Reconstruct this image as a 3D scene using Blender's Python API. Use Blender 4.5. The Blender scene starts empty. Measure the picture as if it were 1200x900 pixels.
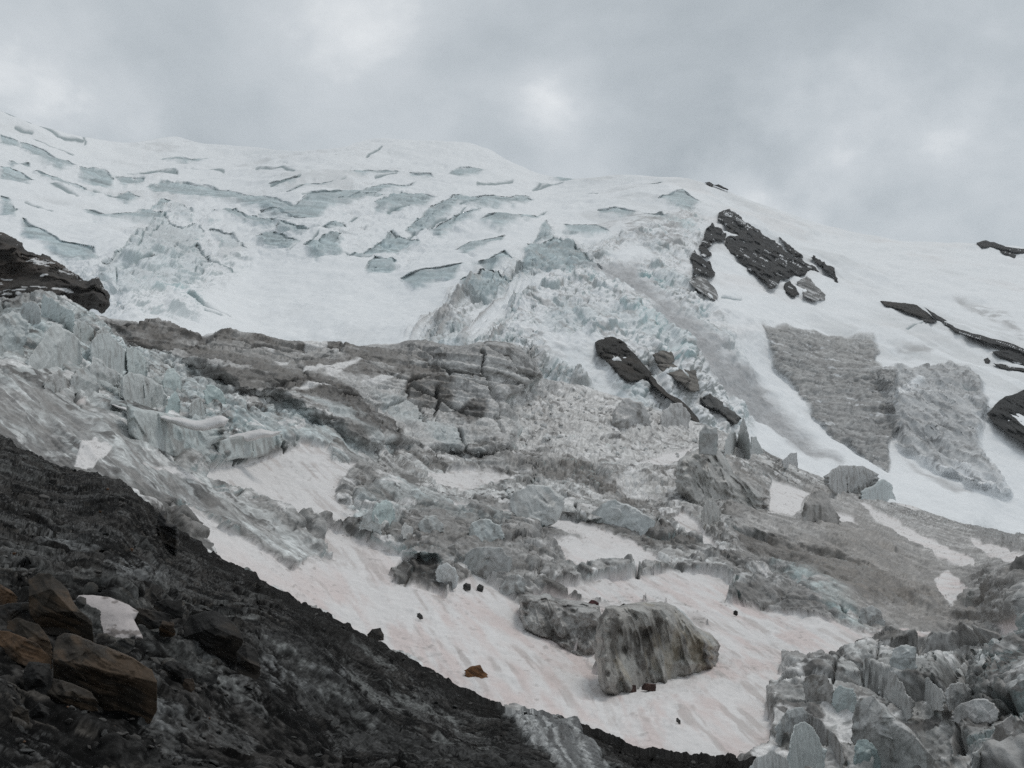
import bpy, bmesh, math, random
import numpy as np
from mathutils import Vector

random.seed(7)
RNG = np.random.default_rng(7)
SC = bpy.context.scene
COL = SC.collection
f32 = np.float32

# ------------------------------------------------------------------ camera
W, H, FOC = 1200.0, 900.0, 1287.0
PITCH = math.radians(5.0)
FWD = np.array([0, math.cos(PITCH), math.sin(PITCH)])
UPV = np.array([0, -math.sin(PITCH), math.cos(PITCH)])
RGT = np.array([1.0, 0, 0])

def world(px, py, d):
    """point seen at photo pixel (px,py) at camera depth d metres"""
    px = np.asarray(px, float); py = np.asarray(py, float); d = np.asarray(d, float)
    a = (px - W / 2) / FOC; b = (H / 2 - py) / FOC
    v = RGT * a[..., None] + UPV * b[..., None] + FWD
    return v * d[..., None]

def make_camera():
    cd = bpy.data.cameras.new('camera')
    cd.sensor_width = 36.0
    cd.lens = 36.0 * FOC / W
    cd.clip_start = 0.1; cd.clip_end = 20000
    co = bpy.data.objects.new('camera', cd)
    co.rotation_euler = (math.radians(90) + PITCH, 0, 0)
    COL.objects.link(co)
    SC.camera = co

# ------------------------------------------------------------------ noise
def _h(ix, iy, iz, seed):
    n = (ix.astype(np.uint32) * np.uint32(374761393) + iy.astype(np.uint32) * np.uint32(668265263)
         + iz.astype(np.uint32) * np.uint32(2246822519) + np.uint32((seed * 3266489917) & 0xffffffff))
    n = (n ^ (n >> np.uint32(15))) * np.uint32(2246822519)
    n = (n ^ (n >> np.uint32(13))) * np.uint32(3266489917)
    n = n ^ (n >> np.uint32(16))
    return (n & np.uint32(0xffffff)).astype(f32) / f32(0xffffff)

def vnoise(x, y, z, seed=0):
    x = np.asarray(x, f32); y = np.asarray(y, f32); z = np.asarray(z, f32)
    xi = np.floor(x); yi = np.floor(y); zi = np.floor(z)
    fx = x - xi; fy = y - yi; fz = z - zi
    u = fx * fx * fx * (fx * (fx * 6 - 15) + 10); v = fy * fy * fy * (fy * (fy * 6 - 15) + 10); w = fz * fz * fz * (fz * (fz * 6 - 15) + 10)
    xi = xi.astype(np.int64); yi = yi.astype(np.int64); zi = zi.astype(np.int64)
    def c(a, b, d): return _h(xi + a, yi + b, zi + d, seed)
    a00 = c(0,0,0) * (1-u) + c(1,0,0) * u
    a10 = c(0,1,0) * (1-u) + c(1,1,0) * u
    a01 = c(0,0,1) * (1-u) + c(1,0,1) * u
    a11 = c(0,1,1) * (1-u) + c(1,1,1) * u
    return ((a00 * (1-v) + a10 * v) * (1-w) + (a01 * (1-v) + a11 * v) * w) * 2 - 1

def fbm(x, y, z, octs=4, seed=0, gain=0.5, lac=2.03):
    s = 0; a = 1.0; t = 0
    for o in range(octs):
        s = s + a * vnoise(x, y, z, seed + o * 17); t += a
        a *= gain; x = x * lac + 3.7; y = y * lac + 1.3; z = z * lac + 7.1
    return s / t

def ridged(x, y, z, octs=4, seed=0, gain=0.5, lac=2.1):
    s = 0; a = 1.0; t = 0
    for o in range(octs):
        n = 1 - np.abs(vnoise(x, y, z, seed + o * 13)) * 1.6
        s = s + a * n; t += a
        a *= gain; x = x * lac + 3.7; y = y * lac + 1.3; z = z * lac + 7.1
    return s / t

def worley(x, y, z, seed=0, tilt=0.8):
    """nearest-cell facet value, distance to the border (F2-F1) and a cell random"""
    x = np.asarray(x, f32); y = np.asarray(y, f32); z = np.asarray(z, f32)
    xi = np.floor(x).astype(np.int64); yi = np.floor(y).astype(np.int64); zi = np.floor(z).astype(np.int64)
    f1 = np.full(x.shape, 9, f32); f2 = f1.copy(); val = np.zeros(x.shape, f32); rnd = np.zeros(x.shape, f32)
    for a in (-1, 0, 1):
        for b in (-1, 0, 1):
            for c in (-1, 0, 1):
                cx, cy, cz = xi + a, yi + b, zi + c
                dx = x - (cx + _h(cx, cy, cz, seed)); dy = y - (cy + _h(cx, cy, cz, seed + 1)); dz = z - (cz + _h(cx, cy, cz, seed + 2))
                d = np.sqrt(dx * dx + dy * dy + dz * dz)
                m = d < f1
                f2 = np.where(m, f1, np.minimum(f2, d))
                f1 = np.where(m, d, f1)
                r = _h(cx, cy, cz, seed + 3)
                gx = _h(cx, cy, cz, seed + 4) * 2 - 1; gy = _h(cx, cy, cz, seed + 5) * 2 - 1; gz = _h(cx, cy, cz, seed + 6) * 2 - 1
                val = np.where(m, (r * 2 - 1) * 0.5 + tilt * (gx * dx + gy * dy + gz * dz), val)
                rnd = np.where(m, r, rnd)
    return val * sstep(0, .22, f2 - f1), f2 - f1, .5 + (rnd - .5) * sstep(0, .22, f2 - f1)

def sstep(a, b, x):
    t = np.clip((x - a) / (b - a), 0, 1)
    return t * t * (3 - 2 * t)

# ------------------------------------------------------------------ 2D helpers
def curve(pts):
    """monotone smooth curve y(x) through control points"""
    xs = np.array([p[0] for p in pts], float); ys = np.array([p[1] for p in pts], float)
    h = np.diff(xs); dl = np.diff(ys) / h
    m = np.zeros_like(ys); m[1:-1] = np.where(dl[:-1] * dl[1:] > 0, 2 * dl[:-1] * dl[1:] / (dl[:-1] + dl[1:] + 1e-12 * np.sign(dl[1:] + 1e-9)), 0)
    m[0] = dl[0]; m[-1] = dl[-1]
    def f(x):
        x = np.asarray(x, float)
        i = np.clip(np.searchsorted(xs, x) - 1, 0, len(xs) - 2)
        t = (x - xs[i]) / h[i]
        lo = t < 0; hi = t > 1
        tc = np.clip(t, 0, 1)
        y = (2*tc**3 - 3*tc**2 + 1) * ys[i] + (tc**3 - 2*tc**2 + tc) * h[i] * m[i] + (-2*tc**3 + 3*tc**2) * ys[i+1] + (tc**3 - tc**2) * h[i] * m[i+1]
        return y + np.where(lo, t, np.where(hi, t - 1, 0)) * h[i] * np.where(lo, m[0], m[-1])
    return f

def tps(pts, reg=0.02):
    p = np.array(pts, float); xy = p[:, :2] / 100.0; v = np.log(p[:, 2]); n = len(p)
    def K(a, b):
        r2 = ((a[:, None, :] - b[None]) ** 2).sum(-1)
        return 0.5 * r2 * np.log(r2 + 1e-9)
    A = np.zeros((n + 3, n + 3)); A[:n, :n] = K(xy, xy) + reg * np.eye(n)
    A[:n, n] = 1; A[:n, n+1:] = xy; A[n, :n] = 1; A[n+1:, :n] = xy.T
    s = np.linalg.solve(A, np.concatenate([v, [0, 0, 0]]))
    def f(px, py):
        q = np.stack([np.ravel(px), np.ravel(py)], -1) / 100.0
        out = np.empty(len(q))
        for i in range(0, len(q), 60000):
            c = q[i:i+60000]
            out[i:i+60000] = K(c, xy) @ s[:n] + s[n] + c @ s[n+1:]
        return np.exp(out).reshape(np.shape(px))
    return f

def sdist(poly, x, y):
    """signed distance to polygon (positive inside)"""
    p = np.array(poly, f32); x = np.asarray(x, f32); y = np.asarray(y, f32)
    best = np.full(x.shape, 1e9, f32); ins = np.zeros(x.shape, bool)
    for (ax, ay), (bx, by) in zip(p, np.roll(p, -1, 0)):
        ex, ey = bx - ax, by - ay
        t = np.clip(((x - ax) * ex + (y - ay) * ey) / (ex * ex + ey * ey + 1e-9), 0, 1)
        best = np.minimum(best, (x - ax - t * ex) ** 2 + (y - ay - t * ey) ** 2)
        if by != ay:
            ins ^= ((ay > y) != (by > y)) & (x < ex * (y - ay) / (by - ay) + ax)
    d = np.sqrt(best)
    return np.where(ins, d, -d)

def ldist(line, x, y):
    best = np.full(np.shape(x), 1e9, f32)
    p = np.array(line, f32)
    for (ax, ay), (bx, by) in zip(p[:-1], p[1:]):
        ex, ey = bx - ax, by - ay
        t = np.clip(((x - ax) * ex + (y - ay) * ey) / (ex * ex + ey * ey + 1e-9), 0, 1)
        best = np.minimum(best, (x - ax - t * ex) ** 2 + (y - ay - t * ey) ** 2)
    return np.sqrt(best)

# ------------------------------------------------------------------ materials
MATS = {}
def mat(name, rough=0.8, bump=0.3, bscale=3.0, grain=0.15, spec=0.3):
    """albedo comes from the surface's own cover attribute, varied by procedural noise"""
    if name in MATS: return MATS[name]
    m = bpy.data.materials.new(name); m.use_nodes = True
    nt = m.node_tree; N = nt.nodes; L = nt.links
    b = N['Principled BSDF']
    b.inputs['Roughness'].default_value = rough
    b.inputs['Specular IOR Level'].default_value = spec
    at = N.new('ShaderNodeAttribute'); at.attribute_name = 'albedo'
    tc = N.new('ShaderNodeTexCoord')
    n1 = N.new('ShaderNodeTexNoise'); n1.inputs['Scale'].default_value = bscale; n1.inputs['Detail'].default_value = 9; n1.inputs['Roughness'].default_value = 0.7
    L.new(tc.outputs['Object'], n1.inputs['Vector'])
    mr = N.new('ShaderNodeMapRange'); mr.inputs['From Min'].default_value = 0.25; mr.inputs['From Max'].default_value = 0.75
    mr.inputs['To Min'].default_value = 1 - grain; mr.inputs['To Max'].default_value = 1 + grain
    L.new(n1.outputs['Fac'], mr.inputs['Value'])
    mx = N.new('ShaderNodeMix'); mx.data_type = 'RGBA'; mx.blend_type = 'MULTIPLY'; mx.inputs['Factor'].default_value = 1.0
    cr = N.new('ShaderNodeCombineColor')
    for i in range(3): L.new(mr.outputs['Result'], cr.inputs[i])
    L.new(at.outputs['Color'], mx.inputs[6]); L.new(cr.outputs['Color'], mx.inputs[7])
    L.new(mx.outputs[2], b.inputs['Base Color'])
    if bump:
        bp = N.new('ShaderNodeBump'); bp.inputs['Strength'].default_value = bump; bp.inputs['Distance'].default_value = 0.3 / bscale
        L.new(n1.outputs['Fac'], bp.inputs['Height']); L.new(bp.outputs['Normal'], b.inputs['Normal'])
    MATS[name] = m
    return m

# ------------------------------------------------------------------ mesh builders
def mesh_obj(name, V, F, colr, material, parent=None, smooth=True):
    me = bpy.data.meshes.new(name)
    V = np.ascontiguousarray(V, f32); F = np.ascontiguousarray(F, np.int32)
    k = F.shape[1]
    me.vertices.add(len(V)); me.vertices.foreach_set('co', V.ravel())
    me.loops.add(F.size); me.loops.foreach_set('vertex_index', F.ravel())
    me.polygons.add(len(F)); me.polygons.foreach_set('loop_start', np.arange(0, F.size, k, dtype=np.int32))
    me.update(calc_edges=True)
    if smooth: me.polygons.foreach_set('use_smooth', np.ones(len(F), bool))
    if colr is not None:
        a = me.color_attributes.new('albedo', 'FLOAT_COLOR', 'POINT')
        c = np.ones((len(V), 4), f32); c[:, :3] = np.clip(colr, 0.004, 0.9)
        a.data.foreach_set('color', c.ravel())
    me.materials.append(material)
    me.validate()
    o = bpy.data.objects.new(name, me); COL.objects.link(o)
    if parent is not None: o.parent = parent
    return o

def tag(o, label=None, cat=None, group=None, kind=None):
    if label: o['label'] = label
    if cat: o['category'] = cat
    if group: o['group'] = group
    if kind: o['kind'] = kind
    return o

def empty(name, loc, label, cat, group=None):
    o = bpy.data.objects.new(name, None); COL.objects.link(o); o.location = [float(v) for v in loc]
    o.empty_display_size = 0.5
    return tag(o, label, cat, group)

class Sheet:
    """a terrain surface on a fine grid; its macro shape is a real depth for every direction, relief is added along its normals"""
    def __init__(s, x0, x1, step, top, bot, nr, dep, ragged=0, rag_scale=18, seed=1):
        inner = np.arange(0, 1200.01, step)
        lo = np.arange(x0, 0, step * 2.5); hi = np.arange(1200 + step * 2.5, x1, step * 2.5)
        c = np.concatenate([lo, inner, hi]); c = c[c <= x1]
        tp = top(c)
        if ragged is not None:
            tp = tp + ragged * (fbm(c / rag_scale, c * 0 + seed, c * 0, 4, seed) + 0.35 * ridged(c / (rag_scale * .55), c * 0 + seed, c * 0, 3, seed + 5) * (vnoise(c / 45, c * 0, c * 0, seed + 9) + .6) - .25)
        bt = bot(c)
        t = np.linspace(0, 1, nr)[:, None]
        s.PX = np.repeat(c[None], nr, 0); s.PY = tp[None] * (1 - t) + bt[None] * t
        s.t = np.repeat(t, len(c), 1)
        s.dep = dep; s.top = tp; s.cols = c
        s.finish()
    def normals(s, P):
        du = np.gradient(P, axis=1); dv = np.gradient(P, axis=0)
        n = np.cross(dv, du); n /= np.linalg.norm(n, axis=-1, keepdims=True) + 1e-9
        view = P / (np.linalg.norm(P, axis=-1, keepdims=True) + 1e-9)
        return n * np.where((n * view).sum(-1, keepdims=True) > 0, -1, 1)
    def sd(s, poly, warp=5.0, pad=30):
        p = np.array(poly, float)
        m = (s.PX > p[:, 0].min() - pad) & (s.PX < p[:, 0].max() + pad) & (s.PY > p[:, 1].min() - pad) & (s.PY < p[:, 1].max() + pad)
        out = np.full(s.PX.shape, -1e3, f32)
        if m.any(): out[m] = sdist(poly, s.PX[m] + warp * s.wx[m], s.PY[m] + warp * s.wy[m])
        return out
    def w(s, poly, soft=3.0, warp=5.0):
        return sstep(-soft, soft, s.sd(poly, warp, 30 + soft * 2))
    def line(s, pts, width=1.5, soft=1.0, warp=3.0):
        p = np.array(pts, float); out = np.zeros(s.PX.shape, f32); pad = width + 20
        m = (s.PX > p[:, 0].min() - pad) & (s.PX < p[:, 0].max() + pad) & (s.PY > p[:, 1].min() - pad) & (s.PY < p[:, 1].max() + pad)
        if m.any():
            d = ldist(pts, s.PX[m] + warp * s.wx[m], s.PY[m] + warp * s.wy[m])
            out[m] = 1 - sstep(width - soft, width + soft, d)
        return out
    def at(s, px, py):
        """index of the grid vertex nearest to a photo position"""
        c = int(np.argmin(np.abs(s.cols - px))); r = int(np.argmin(np.abs(s.PY[:, c] - py)))
        return r, c
    def fade(s, P, size):
        """fine relief dies out where the rows of the grid lie further apart than its size"""
        g = np.abs(np.gradient(P @ FWD, axis=0))
        k = 5; gp = np.pad(g, ((k // 2, k // 2), (0, 0)), 'edge'); g = sum(gp[i:i + g.shape[0]] for i in range(k)) / k
        return np.clip(size / (g + 1e-6), .12, 1)
    def regrid(s, P):
        """move the grid rows to where the relief is steep, so that broken faces get as many vertices as flat ground"""
        dd = P @ FWD; py = H / 2 - FOC * (P @ UPV) / dd
        L = np.abs(np.diff(py, axis=0)) + .12 * np.abs(np.diff(dd, axis=0)) * FOC / dd[1:] + .35
        L = np.minimum(L, 5 * np.median(L))
        k = 61; pad = np.pad(L, ((0, 0), (k // 2, k // 2)), 'edge'); cs = np.cumsum(np.pad(pad, ((0, 0), (1, 0))), 1)
        L = (cs[:, k:] - cs[:, :-k]) / k
        
        c = np.concatenate([np.zeros((1, L.shape[1])), np.cumsum(L, 0)]); c /= c[-1:]
        nr = s.t.shape[0]; u = np.linspace(0, 1, nr)
        for j in range(c.shape[1]):
            r = np.interp(u, c[:, j], u)
            s.t[:, j] = r
        b = s.PY[-1:].copy(); tp = s.PY[:1].copy()
        s.PY = tp * (1 - s.t) + b * s.t
        s.finish()
    def finish(s):
        s.D = s.dep(s.PX, s.PY)
        s.B = world(s.PX, s.PY, s.D); s.N = s.normals(s.B)
        s.wx = fbm(s.PX / 28, s.PY / 20, s.PX * 0, 4, 91); s.wy = fbm(s.PX / 28, s.PY / 20, s.PX * 0, 4, 92)
    def build(s, P, alb, region, objs, back=None):
        """region: int per vertex; objs: {id: (name, material)}; back: rows added behind the crest so it has a far side"""
        nr, nc = s.PX.shape
        if back:
            ex = []; ea = []
            for k, (by, bz) in enumerate(back):
                q = P[0].copy(); q[:, 1] += by; q[:, 0] += by * q[:, 0] / np.maximum(P[0][:, 1], 1); q[:, 2] += bz
                ex.append(q); ea.append(alb[0])
            P = np.concatenate([np.array(ex[::-1]), P]); alb = np.concatenate([np.array(ea[::-1]), alb])
            region = np.concatenate([np.repeat(region[:1], len(back), 0), region]); nr += len(back)
        idx = np.arange(nr * nc).reshape(nr, nc)
        F = np.stack([idx[1:, :-1], idx[1:, 1:], idx[:-1, 1:], idx[:-1, :-1]], -1).reshape(-1, 4)
        reg = region[1:, :-1].ravel(); Pf = P.reshape(-1, 3); Af = alb.reshape(-1, 3); out = {}
        for i, (name, material) in objs.items():
            Fi = F[reg == i]
            if not len(Fi): continue
            u, inv = np.unique(Fi, return_inverse=True)
            out[i] = mesh_obj(name, Pf[u], inv.reshape(-1, 4), Af[u], material)
        return out

def mix(a, b, w):
    return a * (1 - w[..., None]) + np.asarray(b, f32) * w[..., None]

BUMPY = 1
SNOW_HI = np.array([.86, .875, .885]); SNOW_LO = np.array([.72, .665, .655])
ICE = np.array([.47, .53, .535]); ICEB = np.array([.36, .50, .51])
DIRT = np.array([.155, .142, .128]); DARK = np.array([.05, .045, .04]); GREY = np.array([.30, .29, .28])

make_camera()
# ================================================================== upper mountain
RIDGE = [(-300,60),(-100,108),(0,131),(30,142),(60,151),(100,161),(150,167),(175,164),(205,161),(240,168),(290,172),(340,176),(395,174),(425,166),(450,162),(490,164),(540,166),(570,174),(600,190),(640,205),(680,209),(730,206),(790,208),(830,217),(870,231),(920,248),(980,266),(1030,277),(1060,282),(1100,284),(1150,287),(1200,291),(1350,302),(1500,315)]
C2 = [(-300,330),(-100,345),(0,352),(40,352),(60,350),(90,360),(120,371),(160,379),(200,386),(250,394),(300,398),(350,402),(400,404),(440,405),(470,402),(490,399),(515,402),(540,406),(575,401),(600,402),(620,420),(632,440),(650,446),(680,452),(710,462),(740,470),(770,480),(800,490),(830,500),(860,512),(890,528),(920,542),(950,556),(980,568),(1010,582),(1050,592),(1090,602),(1140,614),(1200,628),(1350,660),(1500,690)]
_c2 = curve(C2)
S3D = tps([(300,400,420),(450,400,420),(150,340,380),(0,340,400),(60,370,380),(550,390,400),(620,400,390),(650,420,380),(700,460,345),(760,490,340),(900,520,380),(1000,560,380),(1100,590,380),(1190,620,390),
 (650,330,520),(300,340,550),(450,330,600),(150,300,480),(0,250,600),(350,240,850),(0,150,1050),(150,170,1500),(300,200,1300),(430,168,1600),(540,168,1650),(640,208,1450),(600,240,1000),(780,212,1150),(750,280,750),(850,228,1150),(830,290,780),
 (950,262,1200),(1060,284,1250),(1200,292,1300),(900,340,700),(1000,350,800),(1100,350,850),(1190,400,720),(1000,420,600),(1100,450,590),(900,450,480),(1050,530,470),(1190,500,520),(830,430,430),(740,380,430),(-300,100,1000),(-300,340,500),(1500,330,1200),(1500,650,450)])
s3 = Sheet(-300, 1500, 1.1, curve(RIDGE), lambda x: _c2(x) + 45, 460, S3D, ragged=0.7, rag_scale=40, seed=3)
# photo-traced ice faces: (outline, how far the step stands out in metres, cover)
ICE3 = [
 [(90,243),(130,250),(175,247),(200,252),(180,262),(150,258),(110,256)], [(250,248),(285,254),(330,258),(318,266),(280,264)], [(300,276),(330,272),(352,280),(338,292),(310,290)], [(395,236),(440,226),(452,230),(420,240),(400,244)], [(500,268),(540,252),(570,250),(545,262),(515,275)], [(560,262),(600,252),(640,252),(620,262),(580,268)], [(0,196),(24,200),(40,210),(30,216),(0,210)], [(540,330),(580,318),(600,328),(570,345),(545,345)], [(660,262),(700,262),(715,270),(690,276),(660,272)],
 [(0,158),(22,163),(24,170),(15,174),(0,168)], [(24,165),(40,168),(80,188),(90,196),(70,198),(45,188),(24,176)],
 [(92,198),(120,200),(134,210),(134,218),(110,218),(94,206)], [(135,208),(170,212),(172,217),(140,216)],
 [(172,218),(190,214),(222,214),(260,222),(300,231),(340,240),(345,242),(365,230),(400,226),(450,219),(488,214),(470,222),(420,234),(385,246),(365,258),(340,257),(300,246),(260,240),(220,234),(180,226)],
 [(40,200),(70,206),(95,220),(110,228),(100,225),(60,212)], [(130,230),(150,224),(165,232),(150,239)], [(10,189),(35,188),(38,194),(12,195)],
 [(175,245),(190,236),(200,238),(190,246)], [(0,230),(10,232),(20,250),(18,258),(0,255)],
 [(25,260),(40,268),(70,282),(110,285),(115,298),(80,301),(60,293),(25,277)],
 [(118,300),(140,293),(175,262),(188,250),(200,262),(215,266),(232,262),(240,272),(230,285),(252,302),(225,326),(190,331),(160,339),(130,336),(114,318)],
 [(245,270),(275,275),(290,292),(260,290)], [(195,240),(215,240),(230,250),(225,262),(205,256)],
 [(405,205),(430,200),(470,203),(455,208),(420,208)], [(315,217),(350,206),(345,212),(325,219)], [(335,223),(360,215),(405,211),(370,217),(345,224)],
 [(525,201),(540,197),(577,199),(560,206),(540,206)], [(480,205),(505,203),(510,208),(485,209)],
 [(438,242),(455,235),(470,224),(490,231),(510,235),(500,246),(470,252),(440,252)],
 [(475,270),(490,260),(505,246),(535,232),(540,238),(530,250),(500,268),(482,273)], [(530,233),(560,231),(610,229),(625,235),(600,241),(560,246),(535,241)],
 [(355,290),(390,275),(400,280),(400,298),(370,300)], [(405,300),(438,286),(458,270),(480,280),(492,285),(470,292),(440,300),(410,302)],
 [(427,315),(440,302),(465,308),(462,322),(430,327)], [(375,270),(400,260),(406,268),(380,272)], [(530,290),(560,278),(592,270),(585,285),(560,295),(545,302)],
 [(330,263),(350,266),(366,268),(360,272),(325,271)], [(325,245),(360,258),(340,262),(300,258),(305,248)],
 [(610,308),(616,292),(650,282),(668,286),(690,302),(705,316),(670,320),(640,322),(612,322)], [(622,284),(632,270),(640,260),(648,272),(652,284)],
 [(700,247),(720,244),(747,246),(742,251),(705,252)], [(753,247),(775,249),(787,254),(765,254)], [(755,214),(778,211),(772,216)], [(650,207),(680,207),(670,213),(655,213)],
 [(770,232),(800,223),(820,238),(808,248),(790,240)], [(600,232),(622,230),(615,238),(600,242)], [(180,186),(210,183),(250,187),(215,191)], [(150,203),(205,202),(208,205),(160,206)],
 [(555,315),(590,300),(600,305),(575,320)], [(470,328),(500,318),(545,312),(530,326),(485,340)],
]
CREV3 = [[(0,131),(16,136),(36,143)],[(95,150),(101,166)],[(200,186),(230,185)],[(440,210),(465,205)],[(355,232),(400,227)],[(540,241),(575,234),(606,232)],[(527,262),(546,246)],[(480,276),(505,262),(522,257)],[(300,201),(330,196),(345,199)],[(225,200),(262,204)],[(110,224),(150,232)],[(395,262),(420,254)],[(455,250),(480,246)],[(340,290),(372,276)],[(610,260),(640,248)],[(655,232),(700,228)],[(560,215),(600,213)],[(250,300),(275,310)],[(430,184),(446,172)],[(60,215),(90,228)],[(30,240),(60,252)],[(47,147),(70,156),(98,164)],[(20,145),(40,152)],[(40,157),(60,168),(86,178)],[(150,203),(207,204)],[(224,339),(250,352),(272,363)],[(245,356),(262,364)],[(135,300),(137,320)],[(238,301),(240,314)],[(230,300),(232,312)],[(318,218),(352,206)],[(336,223),(360,215)],[(170,271),(165,285),(150,292)],[(190,261),(176,272)],[(640,215),(625,222),(660,216)],[(485,270),(478,276)],[(405,297),(418,301),(436,300)],[(1062,388),(1080,380)],[(848,347),(868,348)],[(1128,462),(1142,470)]]
def build_s3(first=False):
    s = s3; x, y, z = [s.B[..., i] for i in range(3)]
    yc = y * 0.45; sc = s.D / 1287.0
    soft = fbm(x/70, yc/70, z/40, 4, 11); fine = fbm(x/6, yc/6, z/5, 4, 12)
    # zones
    fall = np.clip(s.w([(560,330),(620,300),(640,265),(690,290),(740,265),(800,238),(836,258),(812,290),(806,330),(826,352),(850,392),(880,430),(905,478),(860,520),(700,470),(620,440),(480,410),(530,345)], 14, 10), 0, 1)
    left = s.w([(60,300),(130,290),(190,245),(250,262),(300,300),(260,335),(230,372),(130,372),(110,340)], 14, 8)
    mid = s.w([(180,235),(330,242),(430,225),(560,230),(560,270),(480,310),(400,300),(320,300),(260,270)], 14, 8)
    topl = s.w([(0,165),(120,196),(260,222),(200,260),(120,240),(30,200),(0,215)], 10, 8)
    lane = s.w([(680,312),(745,310),(775,345),(830,392),(890,440),(915,470),(985,540),(950,530),(900,498),(860,470),(810,400),(760,352),(720,325)], 9, 6)
    cliffA = s.w([(895,386),(960,387),(1020,396),(1030,410),(1028,436),(1048,445),(1046,500),(1042,552),(1010,530),(960,482),(925,440),(905,410)], 3, 9)
    cliffB = s.w([(1020,440),(1060,434),(1110,430),(1130,436),(1150,452),(1156,486),(1140,500),(1165,545),(1185,575),(1150,570),(1100,545),(1060,520),(1045,505),(1040,470)], 5, 10)
    smooth = np.clip(s.w([(250,340),(330,300),(430,330),(560,325),(520,350),(480,398),(250,395),(230,380)], 16, 8), 0, 1)
    snowbig = np.clip(s.w([(640,245),(745,240),(700,285),(655,262)], 10, 6) + s.w([(712,300),(745,285),(770,305),(730,307)], 5, 4) + s.w([(600,330),(620,325),(640,330),(600,350),(560,395),(530,398),(560,350)],6,4)+ s.w([(640,392),(700,400),(740,470),(700,450),(640,420)],5,8)*.6, 0, 1)
    fall = fall * (1 - lane) * (1 - snowbig)
    # relief
    v1, b1, r1 = worley(x/15, yc/15, z/17, 21, 1.3); v2, b2, r2 = worley(x/5.5, yc/5.5, z/6.5, 31, 1.2)
    flute = ridged((x * .80 - z * .60) / 3.2, yc / 14, (x * .60 + z * .80) / 26, 3, 41)
    blk = v1 * 4.6 + v2 * 2.3 + np.minimum(b1, .15) * 7 + fine * 1.5 + (flute - .5) * 1.8
    blk = blk * sstep(.0, .35, b1 + .15)
    disp = soft * 7 * (1 - fall) + fbm(x/20, yc/20, z/12, 4, 14) * 2.5 + fine * .5
    blocky = np.clip(fall + .75 * left + .55 * mid * (1 - s.w(ICE3[13], 3, 3)) + .35 * topl, 0, 1)
    disp = disp + blk * blocky * (0.75 + .45 * fbm(x/60, yc/60, z/60, 2, 15))
    stepw = np.zeros(x.shape, f32); view = np.zeros(x.shape, f32); lip3 = np.zeros(x.shape, f32)
    for i, p in enumerate(ICE3):
        pd = s.sd(p, 2.0); topn = sstep(.2, .7, np.gradient(pd, axis=0) / (np.gradient(s.PY, axis=0) + 1e-6))
        soft_b = sstep(-2, 6, pd + 4 * fbm(s.PX/7, s.PY/3.5, s.PX*0, 3, 7)); hard_t = sstep(-1.2, 1.0, pd + .9 * vnoise(s.PX/4, s.PY/3, s.PX*0, 5))
        stepw = np.maximum(stepw, (hard_t * topn + soft_b * (1 - topn)) * (.35 if i in (20, 21, 22, 37) else 1))
        lip3 = np.maximum(lip3, topn * sstep(-.6, .3, pd) * sstep(3.2, 1.2, pd))
        view = view + sstep(-2, 7, pd) * (1 - topn) * np.minimum(6 + .012 * s.D, 16) * .8
    view = view - lip3 * np.minimum(3 + .006 * s.D, 9)
    crev = np.zeros(x.shape, f32)
    for l in CREV3: crev = np.maximum(crev, s.line(l, 1.0, .8, 2))
    rand_crev = sstep(.80, .9, ridged(x/42, yc/300, z/16, 2, 61)) * sstep(.1, .4, fbm(x/120, yc/120, z/60, 2, 62)) * sstep(0, .3, 1 - blocky) * (1 - smooth)*sstep(900,500,s.PX)
    disp = disp - crev * 1.2 - rand_crev * 2
    strat = fbm(x/80, yc/200, z/1.3, 4, 51)
    view = view + cliffA * 10 + cliffB * 14
    disp = disp + cliffA * (strat * 1.0 + fbm(x/9, yc/9, z/9, 4, 52) * 2.2 + np.round(z/6 + fbm(x/30, yc/30, z/30,2,53)) * 0) + sstep(-10, 26, s.sd([(930,402),(1030,398),(1030,438),(930,442)], 4)) * 0
    disp = disp + cliffB * (ridged((x * .94 + z * .3) / 6, yc/20, z/45, 3, 54) * 4 + fbm(x/18, yc/18, z/18, 3, 55) * 3)
    disp = disp + lane * (-3 + fine * .25 + ridged((x * .75 + z * .66) / 2.5, yc/30, (x * .66 - z*.75)/60, 2, 56) * .8)
    wall = s.w([(480,395),(530,345),(600,300),(625,325),(600,385),(640,430),(700,460),(620,440),(560,410)], 10, 10)
    wf = ridged((s.PX * .74 + s.PY * .67 + 5 * soft) / 10, (s.PX * .67 - s.PY * .74) / 130, x * 0, 4, 57, .6)
    disp = disp + wall * (wf - .5) * 5
    gully = s.w([(805,320),(850,290),(900,335),(870,345),(830,370),(812,350)], 8, 3)
    ray = s.B / np.linalg.norm(s.B, axis=-1, keepdims=True)
    P = s.B - ray * view[..., None] + s.N * (disp * np.clip(sstep(0, .012, s.t) * .7 + .3, 0, 1))[..., None]
    if first:
        s.regrid(P); return
    n1 = s.normals(P); X, Y, Z = [P[..., i].astype(f32) for i in range(3)]
    f1 = fbm(X/3.2, Y/3.2, Z/3.2, 4, 401); f2 = fbm(X/1.2, Y/1.2, Z/1.2, 3, 402)
    v3, b3, r3 = worley(X/3.6 + .3 * f1, Y/3.6, Z/3.0 + .3 * f1, 403, 1.1)
    near = np.clip(700 / s.D, .5, 1.3)
    cb = np.clip(cliffA + cliffB, 0, 1); bandA = fbm(X/60, Y/60, (Z + .10 * X)/.9, 4, 404); vst = ridged((X*.93 + Z*.36)/3.4 + .5 * fbm(X/20, Y/20, Z/20, 2, 407), Y/9, (Z*.93 - X*.36)/40, 3, 405)
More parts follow.
